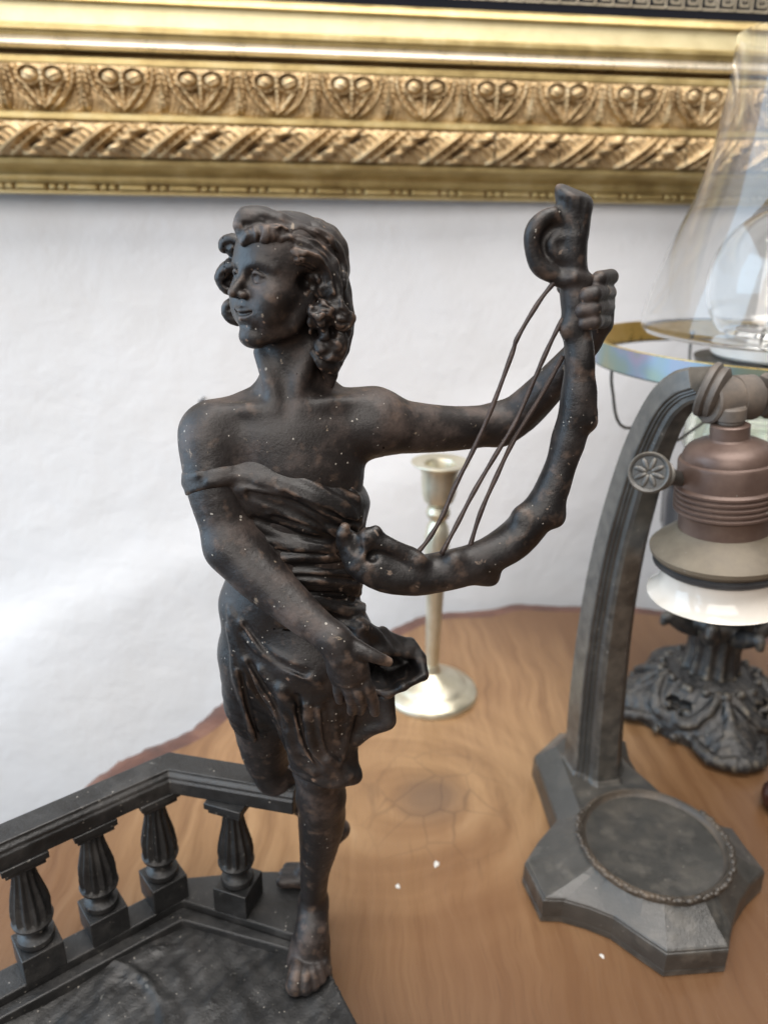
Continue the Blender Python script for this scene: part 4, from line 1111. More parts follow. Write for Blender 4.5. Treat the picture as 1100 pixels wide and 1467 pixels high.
# ---------------------------------------------------------------- mesh them
ZN = P(415, 530, 0.262)[2]
Vb, Fb = B.mesh(0.00062, zmax=ZN)
Vt, Ft = B.mesh(0.00034, zmin=ZN - 0.0003)
Fb = np.concatenate([Fb, Ft + len(Vb)]); Vb = np.concatenate([Vb, Vt])
body = mesh_obj('body', Vb, Fb, M['bronze'], statue)
Vh, Fh = Hh.mesh(0.00042)
mesh_obj('hair', Vh, Fh, M['bronze'], statue)
Vd, Fd = D.mesh(0.00058)
mesh_obj('dress', Vd, Fd, M['bronze_cloth'], statue)
Vl, Fl = Ly.mesh(0.00066)
lyre = mesh_obj('lyre', Vl, Fl, M['bronze_cloth'], statue)
M['wire'] = metal_patina('brown_wire', (0.03, 0.02, 0.017), (0.05, 0.035, 0.03), (0.08, 0.055, 0.045), rough=(0.4, 0.5), scale=90, metallic=0.3)
for pts, r in (([(797, 400, .2570), (772, 432, .2560), (742, 482, .2550), (733, 507, .2550), (706, 580, .2530), (680, 640, .2510), (650, 700, .2490), (634, 738, .2470), (614, 772, .2450), (597, 793, .2430)], 3.5),
               ([(806, 456, .2570), (785, 498, .2560), (760, 555, .2550), (738, 605, .2530), (712, 648, .2510), (680, 702, .2490), (655, 750, .2470), (632, 794, .2440)], 3.5),
               ([(806, 510, .2600), (790, 540, .2590), (764, 585, .2570), (735, 632, .2540), (712, 680, .2510), (688, 735, .2490), (672, 786, .2470)], 3.5)):
    q = catmull([P(*p) for p in pts], 6)
    tube(q, [rr(r * (1 + 0.12 * math.sin(i * 1.1)), x) for i, x in enumerate(q)], M['wire'], 'string', lyre, seg=10)
print('tris', sum(len(f) * 2 for f in (Fb, Fh, Fd, Fl)))

# ---------------------------------------------------------------- plinth, kerb and balustrade of the statuette
ZL = ZB + 0.008                                    # ledge that carries the balusters
cor_b = Pz(265, 1257, ZL); lft_b = Pz(0, 1390, ZL); rgt_b = Pz(370, 1248, ZL); end_b = Pz(434, 1252, ZL)
cor_f = Pz(262, 1290, ZL); lft_f = Pz(0, 1432, ZL); end_f = Pz(420, 1340, ZL)
def ext(a, b, d):                                  # go on from a past b by d metres
    v = (b - a) / np.linalg.norm(b - a); return b + v * d
lft_b2 = ext(cor_b, lft_b, 0.10); lft_f2 = ext(cor_f, lft_f, 0.10)
end_b2 = end_b + np.array([0.004, 0.002, 0])
def poly_prism(name, pts, z0, z1, mat, parent, bevel=0.0008, seg=2):
    bm = bmesh.new()
    lo = [bm.verts.new((p[0], p[1], z0)) for p in pts]; hi = [bm.verts.new((p[0], p[1], z1)) for p in pts]
    n = len(pts)
    for i in range(n):
        j = (i + 1) % n; bm.faces.new([lo[i], lo[j], hi[j], hi[i]])
    bm.faces.new(hi); bm.faces.new(lo[::-1])
    return bm_obj(name, bm, mat, parent, bevel=bevel, seg=seg)
def shift(p, q, d):                                # offset of segment p-q to the viewer's side (2D normal)
    t = (q - p)[:2]; t = t / np.linalg.norm(t); return np.array([t[1], -t[0], 0]) * d
s1 = shift(lft_f, cor_f, 0.0045); s2 = shift(cor_f, end_f, 0.0045)
plinth_part = None
ledge_pts = [lft_b2, cor_b, rgt_b, end_b2, end_f + np.array([0.001, 0, 0]), cor_f, lft_f2]
# floor of the plinth: rough cast ground with a shallow round hollow, sculpted as a height field
fr = [lft_f2 + np.array([0.0, -0.10, 0]), Pz(470, 1388, ZB), Pz(512, 1467, ZB), Pz(556, 1560, ZB)]
right_back = Pz(446, 1270, ZB)
outline = np.array([lft_b2[:2] + [-0.0, 0.0], cor_b[:2], rgt_b[:2], end_b2[:2], right_back[:2] + [0.004, 0.0], Pz(462, 1345, ZB)[:2], fr[1][:2], fr[2][:2], fr[3][:2], [fr[3][0] - 0.03, fr[3][1] - 0.035], [-0.02 - 0.12, fr[3][1] - 0.05], [lft_b2[0] + 0.01, lft_b2[1] - 0.09]])
def poly_sd(X, poly):
    d = np.full(X.shape[:-1], 1e9, np.float32); s = np.ones(X.shape[:-1], np.float32)
    n = len(poly)
    for i in range(n):
        a = poly[i].astype(np.float32); b_ = poly[i - 1].astype(np.float32)
        e = b_ - a; w = X - a
        t = np.clip((w @ e) / float(e @ e), 0, 1)
        q = w - t[..., None] * e; d = np.minimum(d, (q * q).sum(-1))
        c1 = X[..., 1] >= a[1]; c2 = X[..., 1] < b_[1]; c3 = e[0] * w[..., 1] > e[1] * w[..., 0]
        flip = (c1 & c2 & c3) | (~c1 & ~c2 & ~c3)
        s = np.where(flip, -s, s)
    return s * np.sqrt(d)
G = Field()
gw = np.random.default_rng(33)
GW = gw.normal(size=(16, 2)).astype(np.float32) * np.concatenate([np.full(6, 60), np.full(5, 160), np.full(5, 420)])[:, None].astype(np.float32)
GA = np.concatenate([np.full(6, 0.0006), np.full(5, 0.0003), np.full(5, 0.00012)]).astype(np.float32); GP = gw.uniform(0, 6.28, 16).astype(np.float32)
hol = Pz(95, 1500, ZB)[:2].astype(np.float32)
crk = [[Pz(*q, ZB)[:2].astype(np.float32) for q in c] for c in ([(150, 1395), (205, 1402), (240, 1432), (262, 1470)], [(200, 1375), (222, 1362), (262, 1358)], [(330, 1400), (300, 1440), (280, 1475)])]
def plate(X):
    x2 = X[..., :2]
    sd = poly_sd(x2, outline)
    h = np.zeros(X.shape[:-1], np.float32)
    for i in range(16): h += GA[i] * np.sin(x2 @ GW[i] + GP[i])
    r = np.sqrt(((x2 - hol) ** 2).sum(-1))
    h = h - 0.0010 / (1 + np.exp(np.clip((r - 0.036) / 0.0006, -30, 30)))
    h = h + 0.0007 * np.exp(-((r - 0.0385) / 0.0012) ** 2)
    for c in crk:
        for a, b_ in zip(c[:-1], c[1:]):
            e = b_ - a; t = np.clip(((x2 - a) @ e) / float(e @ e), 0, 1); q = (x2 - a) - t[..., None] * e
            d2 = (q * q).sum(-1); h = h + 0.0011 * np.exp(-d2 / 2.2e-6) - 0.0010 * np.exp(-d2 / 5e-7)
    top_ = X[..., 2] - (ZB + h)
    # flared foot of the plinth
    fl = np.clip((ZB * 0.45 - X[..., 2]) / 0.006, 0, 1) * 0.004
    a = np.maximum(sd - fl, top_)
    return a * 0.8
bb_lo = np.append(outline.min(0) - 0.005, 0.0005); bb_hi = np.append(outline.max(0) + 0.005, ZB + 0.003)
G.add(plate, bb_lo, bb_hi, 'u', 0.0)
G.plane((0, 0, 0.0004), (0, 0, -1), k=0.0002)
Vg, Fg = G.mesh(0.0011)
base = mesh_obj('plinth', Vg, Fg, M['bronze_black'], statue)
poly_prism('ledge', ledge_pts, ZB - 0.004, ZL, M['bronze_black'], base)
low = [lft_f2, cor_f, end_f, end_f + s2, cor_f + s1 + s2, lft_f2 + s1]
poly_prism('kerb_step', low, ZB - 0.004, ZB + 0.0042, M['bronze_black'], base)
# balusters
bpos = [Pz(60, 1377, ZL), Pz(152, 1326, ZL), Pz(237, 1281, ZL), Pz(343, 1291, ZL)]
ytop = bpos[3][1]
ZR = P(338, 1139, ytop)[2]                          # underside of the rail
hb_ = ZR - ZL
ra = 0.0093
seg = 48
prof = [(0.66, .215), (0.80, .225), (0.84, .245), (0.80, .268), (0.60, .28), (0.50, .30), (0.50, .325), (0.62, .345), (0.88, .385), (0.93, .41), (0.86, .425), (0.90, .44), (0.93, .50), (0.88, .57), (0.76, .65), (0.62, .74), (0.53, .82), (0.51, .86), (0.58, .87), (0.62, .885), (0.58, .90), (0.60, .905)]
def fl_(i, a, r):
    h = prof[i][1]
    if 0.44 <= h <= 0.83: return r * (1 - 0.19 * (0.5 - 0.5 * math.cos(12 * a)) ** 0.8)
    return r
class _O: pass
def make_baluster(name):
    bm = bmesh.new()
    vs_ = [[bm.verts.new((fl_(i, 2 * math.pi * s / seg, r * ra) * math.cos(2 * math.pi * s / seg), fl_(i, 2 * math.pi * s / seg, r * ra) * math.sin(2 * math.pi * s / seg), h * hb_)) for s in range(seg)] for i, (r, h) in enumerate(prof)]
    for i in range(len(prof) - 1):
        for s in range(seg):
            t = (s + 1) % seg; bm.faces.new([vs_[i][s], vs_[i][t], vs_[i + 1][t], vs_[i + 1][s]])
    bm.faces.new(vs_[0][::-1]); bm.faces.new(vs_[-1])
    for (w, z0, z1) in ((0.93, 0.0, .212), (0.86, .905, .95), (1.0, .95, 1.0)):
        w *= ra
        r_ = bmesh.ops.create_cube(bm, size=1.0, matrix=Matrix.Translation((0, 0, (z0 + z1) / 2 * hb_)) @ Matrix.Diagonal((w * 2, w * 2, (z1 - z0) * hb_, 1)))
    bmesh.ops.recalc_face_normals(bm, faces=bm.faces)
    me = bpy.data.meshes.new(name); bm.to_mesh(me); bm.free()
    me.polygons.foreach_set('use_smooth', [True] * len(me.polygons))
    me.set_sharp_from_angle(angle=math.radians(38))
    me.materials.append(M['bronze_black'])
    return me
bme = make_baluster('baluster')
angL = math.atan2((bpos[2] - bpos[0])[1], (bpos[2] - bpos[0])[0])
dR = (end_f - cor_f); angR = math.atan2(dR[1], dR[0])
for i, p in enumerate(bpos):
    o = bpy.data.objects.new('baluster', bme); link(o, base)
    o.location = Vector(p) - world_loc(base) + Vector((0, 0, 0.0002))
    o.rotation_euler = (0, 0, angL if i < 3 else angR)
    bv = o.modifiers.new('bevel', 'BEVEL'); bv.width = 0.0005; bv.segments = 2; bv.limit_method = 'ANGLE'; bv.angle_limit = math.radians(60)
# hand rail: moulded profile swept along the two runs with a mitred corner
dl = (bpos[2] - bpos[0])[:2]; dl /= np.linalg.norm(dl); dr = dR[:2] / np.linalg.norm(dR[:2])
A = np.array([dl, -dr]).T; tt = np.linalg.solve(A, bpos[3][:2] - bpos[0][:2])
cn = bpos[0][:2] + dl * tt[0]
def proj(p):
    v_ = np.asarray(p) - CAM; return 550 + FPX * (v_ @ CR) / (v_ @ _F), 733.5 - FPX * (v_ @ CU) / (v_ @ _F)
while proj(np.append(cn, ZR + 0.011))[0] > 243: cn = cn - dl * 0.0005
dr = P(412, 1133, ytop - 0.003)[:2] - cn; dr = dr / np.linalg.norm(dr)
path = [bpos[0][:2] - dl * 0.07, cn, cn + dr * float(np.dot(P(426, 1130, ytop - 0.006)[:2] - cn, dr))]
nl = np.array([dl[1], -dl[0]]); nr = np.array([dr[1], -dr[0]])
mit = (nl + nr) / (1 + float(nl @ nr))
nrm = [nl, mit, nr]
prof_r = [(1.15 * a_, 1.12 * z_) for a_, z_ in [(-0.0072, 0.0), (0.0072, 0.0), (0.0072, 0.0060), (0.0064, 0.0068), (0.0064, 0.0078), (0.0050, 0.0092), (0.0050, 0.0102), (-0.0050, 0.0102), (-0.0064, 0.0080), (-0.0072, 0.0068)]]
bm = bmesh.new(); rows = []
for p, n_ in zip(path, nrm):
    rows.append([bm.verts.new((p[0] + n_[0] * a, p[1] + n_[1] * a, ZR + z)) for a, z in prof_r])
k = len(prof_r)
for i in range(2):
    for j in range(k): bm.faces.new([rows[i][j], rows[i][(j + 1) % k], rows[i + 1][(j + 1) % k], rows[i + 1][j]])
bm.faces.new(rows[0]); bm.faces.new(rows[-1][::-1])
bm_obj('hand_rail', bm, M['bronze_black'], base, bevel=0.0006)

# ================================================================== brass candlestick behind the statuette
cb = Pz(617, 992, 0.0)
def rz(px_r, p): return px_r * zc(p) / FPX
cY = cb[1]
cx = cb[0]
candle = thing('candlestick', (cx, cY, 0), 'pale brass candlestick with round foot and flared cup standing behind the statuette', 'candlestick')
def hz_(py, x0=617, Y=None): return P(x0, py, cY if Y is None else Y)[2]
sc_ = zc(np.array([cx, cY, 0.0])) / FPX
ztop = hz_(662, 622)
R0 = 66 * sc_
lathe([(0, 0.0004), (R0, 0.0004), (R0 * 1.0, 0.002), (R0 * 0.985, 0.0038), (R0 * 0.95, 0.0052), (R0 * 0.80, 0.0075), (R0 * 0.74, 0.0085), (R0 * 0.70, 0.0105), (R0 * 0.58, 0.0125), (R0 * 0.35, 0.0155), (R0 * 0.20, 0.020), (R0 * 0.16, 0.026)], (cx, cY, 0), M['brass'], 'foot', candle, seg=72, sharp=30)
sr = sc_
zst = [(10.5, 0.026), (11, 0.05), (13, 0.085), (15, 0.105), (16.5, hz_(800)), (18.5, hz_(770)), (15, hz_(752)), (10.5, hz_(745)), (15.5, hz_(740)), (17.5, hz_(733)), (15, hz_(725)), (10, hz_(722))]
lathe([(r * sr * 0.92, z) for r, z in zst], (cx, cY, 0), M['brass'], 'stem', candle, seg=40, sharp=30)
zc_b = hz_(723); k_ = sr * 0.93
lathe([(0, zc_b), (14 * k_, zc_b + 0.0005), (20 * k_, zc_b + 0.003), (23.5 * k_, zc_b + 0.008), (25 * k_, zc_b + 0.016), (25.5 * k_, ztop - 0.008), (28 * k_, ztop - 0.004), (38 * k_, ztop - 0.0012), (40 * k_, ztop - 0.0002), (39.5 * k_, ztop + 0.0004), (30 * k_, ztop), (22 * k_, ztop - 0.0008), (20 * k_, ztop - 0.003), (19 * k_, ztop - 0.016), (0, ztop - 0.017)], (cx, cY, 0), M['brass'], 'cup', candle, seg=64, sharp=30)

# ================================================================== desk lamp without its bulb
desk = thing('desk_lamp', tuple(Pz(905, 1200, 0.0)), 'grey patinated metal desk lamp with curved arm and round tray, no bulb', 'lamp')
ZT = 0.0145                                                     # upper edge of the base's side wall
# traced corners of that edge on the real plane z = ZT
op = [(764, 1085), (774, 1112), (796, 1176), (770, 1205), (750, 1236), (777, 1291), (806, 1292), (842, 1302), (878, 1316), (912, 1340), (955, 1369), (1044, 1362), (1048, 1330), (1058, 1296), (1074, 1270), (1096, 1249), (1066, 1212), (1050, 1189), (1012, 1184), (985, 1170), (955, 1150), (920, 1120), (902, 1090), (896, 1064), (860, 1052), (800, 1052)]
base_pts = np.array([Pz(x, y, ZT)[:2] for x, y in op])
tc = Pz(934, 1212, 0.024)[:2]                                   # middle of the tray
n = len(base_pts)
trR = np.linalg.norm(Pz(1043, 1240, 0.026)[:2] - tc)
trL = np.linalg.norm(Pz(822, 1190, 0.026)[:2] - tc)
TR = 0.485 * (trR + trL)
rootc = np.array([np.mean([Pz(805, 1078, 0.03)[0], Pz(893, 1070, 0.03)[0]]), Pz(850, 1080, 0.03)[1] + 0.008])
def ring_at(f, z, flat=0.0):
    out_ = []
    for p in base_pts:
        # move each outline point toward the tray circle (or the arm root for the points behind)
        d = p - tc; L_ = np.linalg.norm(d)
        tgt = tc + d / L_ * TR * 1.03
        if L_ > TR * 1.55 and p[1] > tc[1] + 0.02:
            dd = p - rootc
            tgt = rootc + dd * 0.62
        out_.append(np.append(p + (tgt - p) * f, z))
    return out_
rings = [(0.0, 0.0005), (0.0, 0.0035), (0.01, 0.0040), (0.01, ZT - 0.0012), (0.025, ZT), (0.05, ZT + 0.0002), (0.055, ZT + 0.0012), (0.10, ZT + 0.0018), (0.45, 0.0195), (0.80, 0.0235), (1.0, 0.0262)]
V = []
for f, z in rings: V += ring_at(f, z)
bm = bmesh.new(); vv = [bm.verts.new(tuple(p)) for p in V]
for i in range(len(rings) - 1):
    for j in range(n): bm.faces.new([vv[i * n + j], vv[i * n + (j + 1) % n], vv[(i + 1) * n + (j + 1) % n], vv[(i + 1) * n + j]])
bm.faces.new(vv[:n][::-1])
tv = vv[-n:]
bm.faces.new(tv)
lamp_base = bm_obj('base', bm, M['pewter'], desk, smooth=True, angle=9, bevel=0.0005)
# tray with its beaded rim
lathe([(TR * 1.04, 0.0248), (TR * 1.045, 0.0275), (TR * 1.01, 0.0292), (TR * 0.975, 0.0290), (TR * 0.955, 0.0270), (TR * 0.90, 0.0258), (TR * 0.6, 0.02535), (0, 0.0252)], (tc[0], tc[1], 0), M['dish'], 'tray', lamp_base, seg=80, sharp=40)
gb = np.random.default_rng(2)
bm = bmesh.new()
for i in range(96):
    a = 2 * math.pi * i / 96
    if math.sin(a) > 0.55: continue
    rr_i = TR * (1.03 + 0.012 * math.sin(i * 2.3)); q = Vector((tc[0] + rr_i * math.cos(a), tc[1] + rr_i * math.sin(a), 0.0288 + gb.uniform(-0.0004, 0.0004)))
    bmesh.ops.create_icosphere(bm, subdivisions=1, radius=0.0015 + 0.0006 * gb.random(), matrix=Matrix.Translation(q) @ Matrix.Rotation(a, 4, 'Z') @ Matrix.Diagonal((1.0, 1.5, 0.6, 1)))
o = bm_obj('leaf_rim', bm, M['dish'], lamp_base, smooth=True, angle=180); o['kind'] = 'stuff'
# the arm: a tapering bar with two grooves along each side, swept along its curve
Ya, Yh = 0.392, 0.338
cl = [(850, 1112, Ya - .001), (851, 1096, Ya), (852, 1080, Ya), (858, 1000, Ya - .001), (869, 900, Ya - .003), (886, 800, Ya - .007), (906, 720, Ya - .013), (930, 645, Ya - .021), (958, 584, Ya - .031), (984, 556, Ya - .040), (1010, 546, Ya - .048)]
wd = [56, 46, 41, 40, 38.5, 37, 36, 35, 33, 31, 29]
q = catmull([np.append(P(*c), rr(w, P(*c))) for c, w in zip(cl, wd)], 8)
plane_t = np.array([q[-1][0] - q[0][0], q[-1][1] - q[0][1], 0.0]); plane_t /= np.linalg.norm(plane_t)
side = np.cross(plane_t, [0, 0, 1.0])                            # across the arm's plane
sec = [(-1.0, -0.62), (-1.0, 0.30), (-0.97, 0.36), (-0.84, 0.40), (-0.84, 0.50), (-0.72, 0.52), (-0.72, 0.62), (-0.60, 0.66), (-0.54, 0.86), (-0.40, 0.98), (0.40, 0.98), (0.54, 0.86), (0.60, 0.66), (0.72, 0.62), (0.72, 0.52), (0.84, 0.50), (0.84, 0.40), (0.97, 0.36), (1.0, 0.30), (1.0, -0.62), (0.86, -0.78), (-0.86, -0.78)]
bm = bmesh.new(); rows = []
for i, x in enumerate(q):
    t = q[min(i + 1, len(q) - 1)][:3] - q[max(i - 1, 0)][:3]; t /= np.linalg.norm(t)
    nrm_ = np.cross(t, side); nrm_ /= np.linalg.norm(nrm_)
    if nrm_ @ plane_t < 0: nrm_ = -nrm_
    w = x[3]
    rows.append([bm.verts.new(tuple(x[:3] + side * (a * w * 0.86) + nrm_ * (b_ * w * 0.95))) for a, b_ in sec])
k = len(sec)
for i in range(len(rows) - 1):
    for j in range(k): bm.faces.new([rows[i][j], rows[i][(j + 1) % k], rows[i + 1][(j + 1) % k], rows[i + 1][j]])
bm.faces.new(rows[0]); bm.faces.new(rows[-1][::-1])
arm = bm_obj('arm', bm, M['pewter'], desk, smooth=True, angle=22)
# swivel: collar, cross barrel with screw heads
hd = P(1040, 572, Yh + 0.008)
lathe([(0, 0), (0.0118, 0.0), (0.0128, 0.001), (0.0128, 0.003), (0.0112, 0.004), (0.0118, 0.005), (0.0118, 0.007), (0.0095, 0.0085), (0, 0.0085)], tuple(P(1008, 556, Yh + 0.010)), M['joint'], 'collar', desk, seg=40, axis=(0.80, -0.55, -0.22))
ja = np.array([0.93, 0.25, 0.03])
swiv = lathe([(0, -0.0145), (0.0096, -0.0145), (0.0104, -0.0136), (0.0106, -0.002), (0.0100, -0.0016), (0.0100, -0.0010), (0.0106, -0.0006), (0.0104, 0.0090), (0.0088, 0.0105), (0.0052, 0.0108), (0.0052, 0.0150), (0, 0.0150)], tuple(hd + ja / np.linalg.norm(ja) * 0.004), M['joint'], 'swivel', desk, seg=48, axis=tuple(ja))
lathe([(0, 0), (0.0042, 0.0), (0.0040, 0.0016), (0.0026, 0.0030), (0, 0.0034)], tuple(hd + ja / np.linalg.norm(ja) * (0.004 - 0.0148)), M['joint'], 'screw_head', swiv, seg=28, axis=tuple(-ja))
lathe([(0, 0), (0.0095, 0.0), (0.0105, 0.002), (0.0105, 0.006), (0.0085, 0.0075), (0, 0.008)], tuple(hd + ja / np.linalg.norm(ja) * 0.0185), M['joint'], 'wing_nut', swiv, seg=8, axis=tuple(ja))
# lamp holder hangs below, a little tilted
s_top = P(1046, 600, Yh); s_bot = P(1030, 860, Yh)
axs = (s_bot - s_top); Ls = np.linalg.norm(axs); axs /= Ls
def sp_(py):
    py = float(np.interp(py, [560, 600, 664, 706, 752, 776, 804, 825, 866], [560, 600, 656, 690, 734, 757, 787, 806, 846]))
    return float((P(1046 - (py - 600) * 16 / 260.0, py, Yh) - s_top) @ axs)
def rs(px_): return px_ * zc(s_top + axs * 0.04) / FPX
def sl(prof, mat, name, parent=desk, seg=64, sharp=30): return lathe([(rs(r), sp_(y)) for r, y in prof], tuple(s_top), mat, name, parent, seg=seg, axis=tuple(axs), sharp=sharp)
sl([(0, 582), (18, 582), (20, 585), (20, 600), (17, 602), (17, 606), (15.5, 608), (17, 610), (15.5, 612), (17, 614), (0, 614)], M['joint'], 'nipple', swiv, seg=32)
holder = sl([(0, 608), (24, 608), (26, 610), (26, 630), (28, 633), (44, 638), (54, 644), (60, 654), (61, 662), (65, 664), (66.5, 668), (66.5, 706), (0, 706)], M['socket'], 'lamp_holder')
prf = [(0, 704), (66, 704)]
for i in range(5):
    y = 707 + i * 8.0; prf += [(68, y), (70.5, y + 1.5), (70.5, y + 4.5), (68, y + 6), (67, y + 7)]
prf += [(64, 748), (63, 752), (63, 776), (0, 776)]
sl(prf, M['socket'], 'threaded_ring', holder)
sl([(0, 772), (64, 772), (67, 775), (76, 782), (96, 794), (102, 799), (101, 804), (94, 812), (88, 815), (0, 815)], M['socket_dust'], 'flange', holder)
sl([(0, 812), (92, 812), (97, 815), (97, 820), (91, 825), (0, 825)], M['rubber'], 'gasket', holder)
mt, nt, b = mat_new('glazed_porcelain'); L = nt.links
v = coords(nt); n1 = N(nt, 'ShaderNodeTexNoise', Scale=90.0, Detail=5.0); L.new(v, n1.inputs['Vector'])
r1 = ramp(nt, [(0.25, (0.45, 0.38, 0.29)), (0.36, (0.64, 0.59, 0.52)), (0.8, (0.68, 0.64, 0.58))]); L.new(n1.outputs['Fac'], r1.inputs[0]); L.new(r1.outputs[0], b.inputs['Base Color'])
b.inputs['Roughness'].default_value = 0.12; b.inputs['Coat Weight'].default_value = 0.4; b.inputs['Coat Roughness'].default_value = 0.05
M['porcelain'] = mt
sl([(0, 823), (84, 823), (84, 835), (86, 845), (91, 854), (99, 862), (104, 868), (104, 871), (101, 873), (92, 862), (80, 852), (60, 846), (0, 845)], M['porcelain'], 'porcelain_ring', holder, seg=96, sharp=60)
# switch key with a flower stamped on its round head
kc = P(930, 677, Yh - 0.010)
kd = kc - CAM; kd = kd / np.linalg.norm(kd)
kn = -kd + np.array([-0.25, 0, 0.05]); kn /= np.linalg.norm(kn)
kr = rr(30, kc)
key = lathe([(0, -0.0026), (kr * 0.9, -0.0026), (kr, -0.0018), (kr, 0.0012), (kr * 0.93, 0.0020), (kr * 0.82, 0.0016), (kr * 0.78, 0.0012), (0, 0.0012)], tuple(kc), M['pewter'], 'switch_key', holder, seg=40, axis=tuple(kn))
kx = np.cross(kn, [0, 0, 1.0]); kx /= np.linalg.norm(kx); ky = np.cross(kx, kn)
for i in range(8):
    a = 2 * math.pi * i / 8 + 0.2
    dirv = kx * math.cos(a) + ky * math.sin(a)
    bm = bmesh.new(); c = kc + kn * 0.0013 + dirv * kr * 0.42
    Rm = Matrix((( dirv[0], np.cross(kn, dirv)[0], kn[0]), (dirv[1], np.cross(kn, dirv)[1], kn[1]), (dirv[2], np.cross(kn, dirv)[2], kn[2]))).to_4x4()
    bmesh.ops.create_icosphere(bm, subdivisions=2, radius=1.0, matrix=Matrix.Translation(tuple(c)) @ Rm @ Matrix.Diagonal((kr * 0.34, kr * 0.13, 0.0007, 1)))
    bm_obj('petal', bm, M['pewter'], key, smooth=True, angle=180)
sk = P(968, 685, Yh - 0.002)
tube([kc + (sk - kc) * 0.45, kc + (sk - kc) * 0.7, kc + (sk - kc) * 1.0, kc + (sk - kc) * 1.25], [kr * 0.75, kr * 0.45, kr * 0.38, kr * 0.36], M['pewter'], 'key_stem', holder, seg=20)

# ================================================================== converted oil lamp behind it
oc = Pz(1006, 1030, 0.0); OX, OY = oc[0] + 0.004, oc[1] + 0.012
print('axis x', OX, P(1088, 420, OY)[0], P(994, 930, OY)[0])
oil = thing('oil_lamp', (OX, OY, 0.0), 'old oil lamp with black cast-iron foot, clear glass chimney and bulb inside', 'lamp')
def oz(py, px=1040): return P(px, py, OY)[2]
def orad(px_, z): return px_ * zc(np.array([OX, OY, z])) / FPX
O = Field()
c0_ = np.array([OX, OY, 0.0])
def fold(X):                                                     # four-fold mirror symmetry about the lamp's axis
    x = X[..., 0] - OX; y = X[..., 1] - OY
    a = np.arctan2(y, x) - math.radians(-93); r = np.sqrt(x * x + y * y)
    s = math.pi / 2; a = np.abs((a + s / 2) % s - s / 2)
    return np.stack([r * np.cos(a), r * np.sin(a), X[..., 2]], -1)
RF = orad(118, 0.0)
Z1 = oz(948, 1000); Z2 = oz(893, 1000); Z3 = oz(868)
sub_ = Field()
def S(r, a, z): return np.array([r * RF * math.cos(math.radians(a)), r * RF * math.sin(math.radians(a)), z])
def sell(r, a, z, q, k=0.003, mode='u'): sub_.ell(S(r, a, z), np.array(q) * RF, k=k, mode=mode)
def sch(pts, rad, k=0.002, mode='u', n=4): sub_.chain([S(*p) for p in pts], [x * RF for x in rad], k=k, mode=mode, n=n)
hz1 = Z1
sub_.ell((0, 0, 0.002), (RF * 0.86, RF * 0.86, hz1 * 0.92), k=0.004)          # domed body
sub_.ell((RF * 0.70, 0, 0.004), (RF * 0.44, RF * 0.33, hz1 * 0.42), k=0.006)   # foot lobe (x4)
sell(1.02, 0, 0.006, (0.20, 0.20, 0.10), k=0.005)
sch([(1.10, -14, .006), (1.16, 0, .007), (1.10, 14, .006), (0.86, 26, .008), (0.74, 45, .009)], [.075, .075, .07, .06, .06], k=0.002)
sch([(0.52, 8, hz1 * .80), (0.66, 16, hz1 * .66), (0.80, 30, hz1 * .40), (0.74, 43, hz1 * .36), (0.60, 44, hz1 * .52), (0.53, 36, hz1 * .64), (0.58, 29, hz1 * .62)], [.05, .06, .065, .06, .055, .05, .045], k=0.0012)
sch([(0.62, 0, hz1 * .72), (0.78, 0, hz1 * .50), (0.92, 0, hz1 * .30)], [.05, .07, .05], k=0.002)
sell(0.90, 0, hz1 * .30, (0.13, 0.12, 0.10), k=0.001)
sch([(0.80, 8, hz1 * .42), (0.90, 9, hz1 * .32), (1.0, 4, hz1 * .20)], [.025, .028, .025], k=0.001)
for i in range(3): sch([(0.84, i * 3.4, hz1 * .44), (0.93, i * 3.4, hz1 * .38), (1.0, i * 3.2, hz1 * .25)], [.012, .016, .010], k=0.001, mode='s')
sell(0.66, 39, hz1 * .50, (0.10, 0.09, 0.10), k=0.002, mode='s')
sch([(0.60, 40, hz1 * .40), (0.66, 38, hz1 * .46), (0.70, 33, hz1 * .50)], [.04, .045, .03], k=0.001)
for (r, a, z, q) in ((.86, 20, .25, .05), (.98, 16, .16, .045), (.72, 22, .55, .04), (.9, 38, .14, .05), (.8, 45, .2, .05), (.56, 0, .84, .05), (.52, 22, .82, .05), (.52, 43, .78, .05)):
    sell(r, a, hz1 * z, (q, q, q), k=0.0012)
sub_.noise((-1, -1, -1), (1, 1, 1), 0.0006, 700, seed=3)
O.add(lambda X: sub_.run(fold(X)), (OX - RF * 1.3, OY - RF * 1.3, 0.0005), (OX + RF * 1.3, OY + RF * 1.3, hz1 * 1.05), 'u', 0.0)
O.plane((0, 0, 0.0005), (0, 0, -1), k=0.0005)
Vo, Fo = O.mesh(0.0011)
foot = mesh_obj('iron_foot', Vo, Fo, M['iron'], oil)
lathe([(orad(36, .05), Z1 * .86), (orad(40, .05), Z1 * 0.92), (orad(38, .05), Z1 * 0.97), (orad(37, .05), Z1 + 0.001), (orad(34, .05), Z1 + 0.012), (orad(36, .05), Z2 - 0.004), (orad(40, .05), Z2)], (OX, OY, 0), M['iron'], 'fluted_stem', oil, seg=96, flute=lambda i, a, r: r * (1 + 0.07 * math.cos(12 * a)), sharp=60)
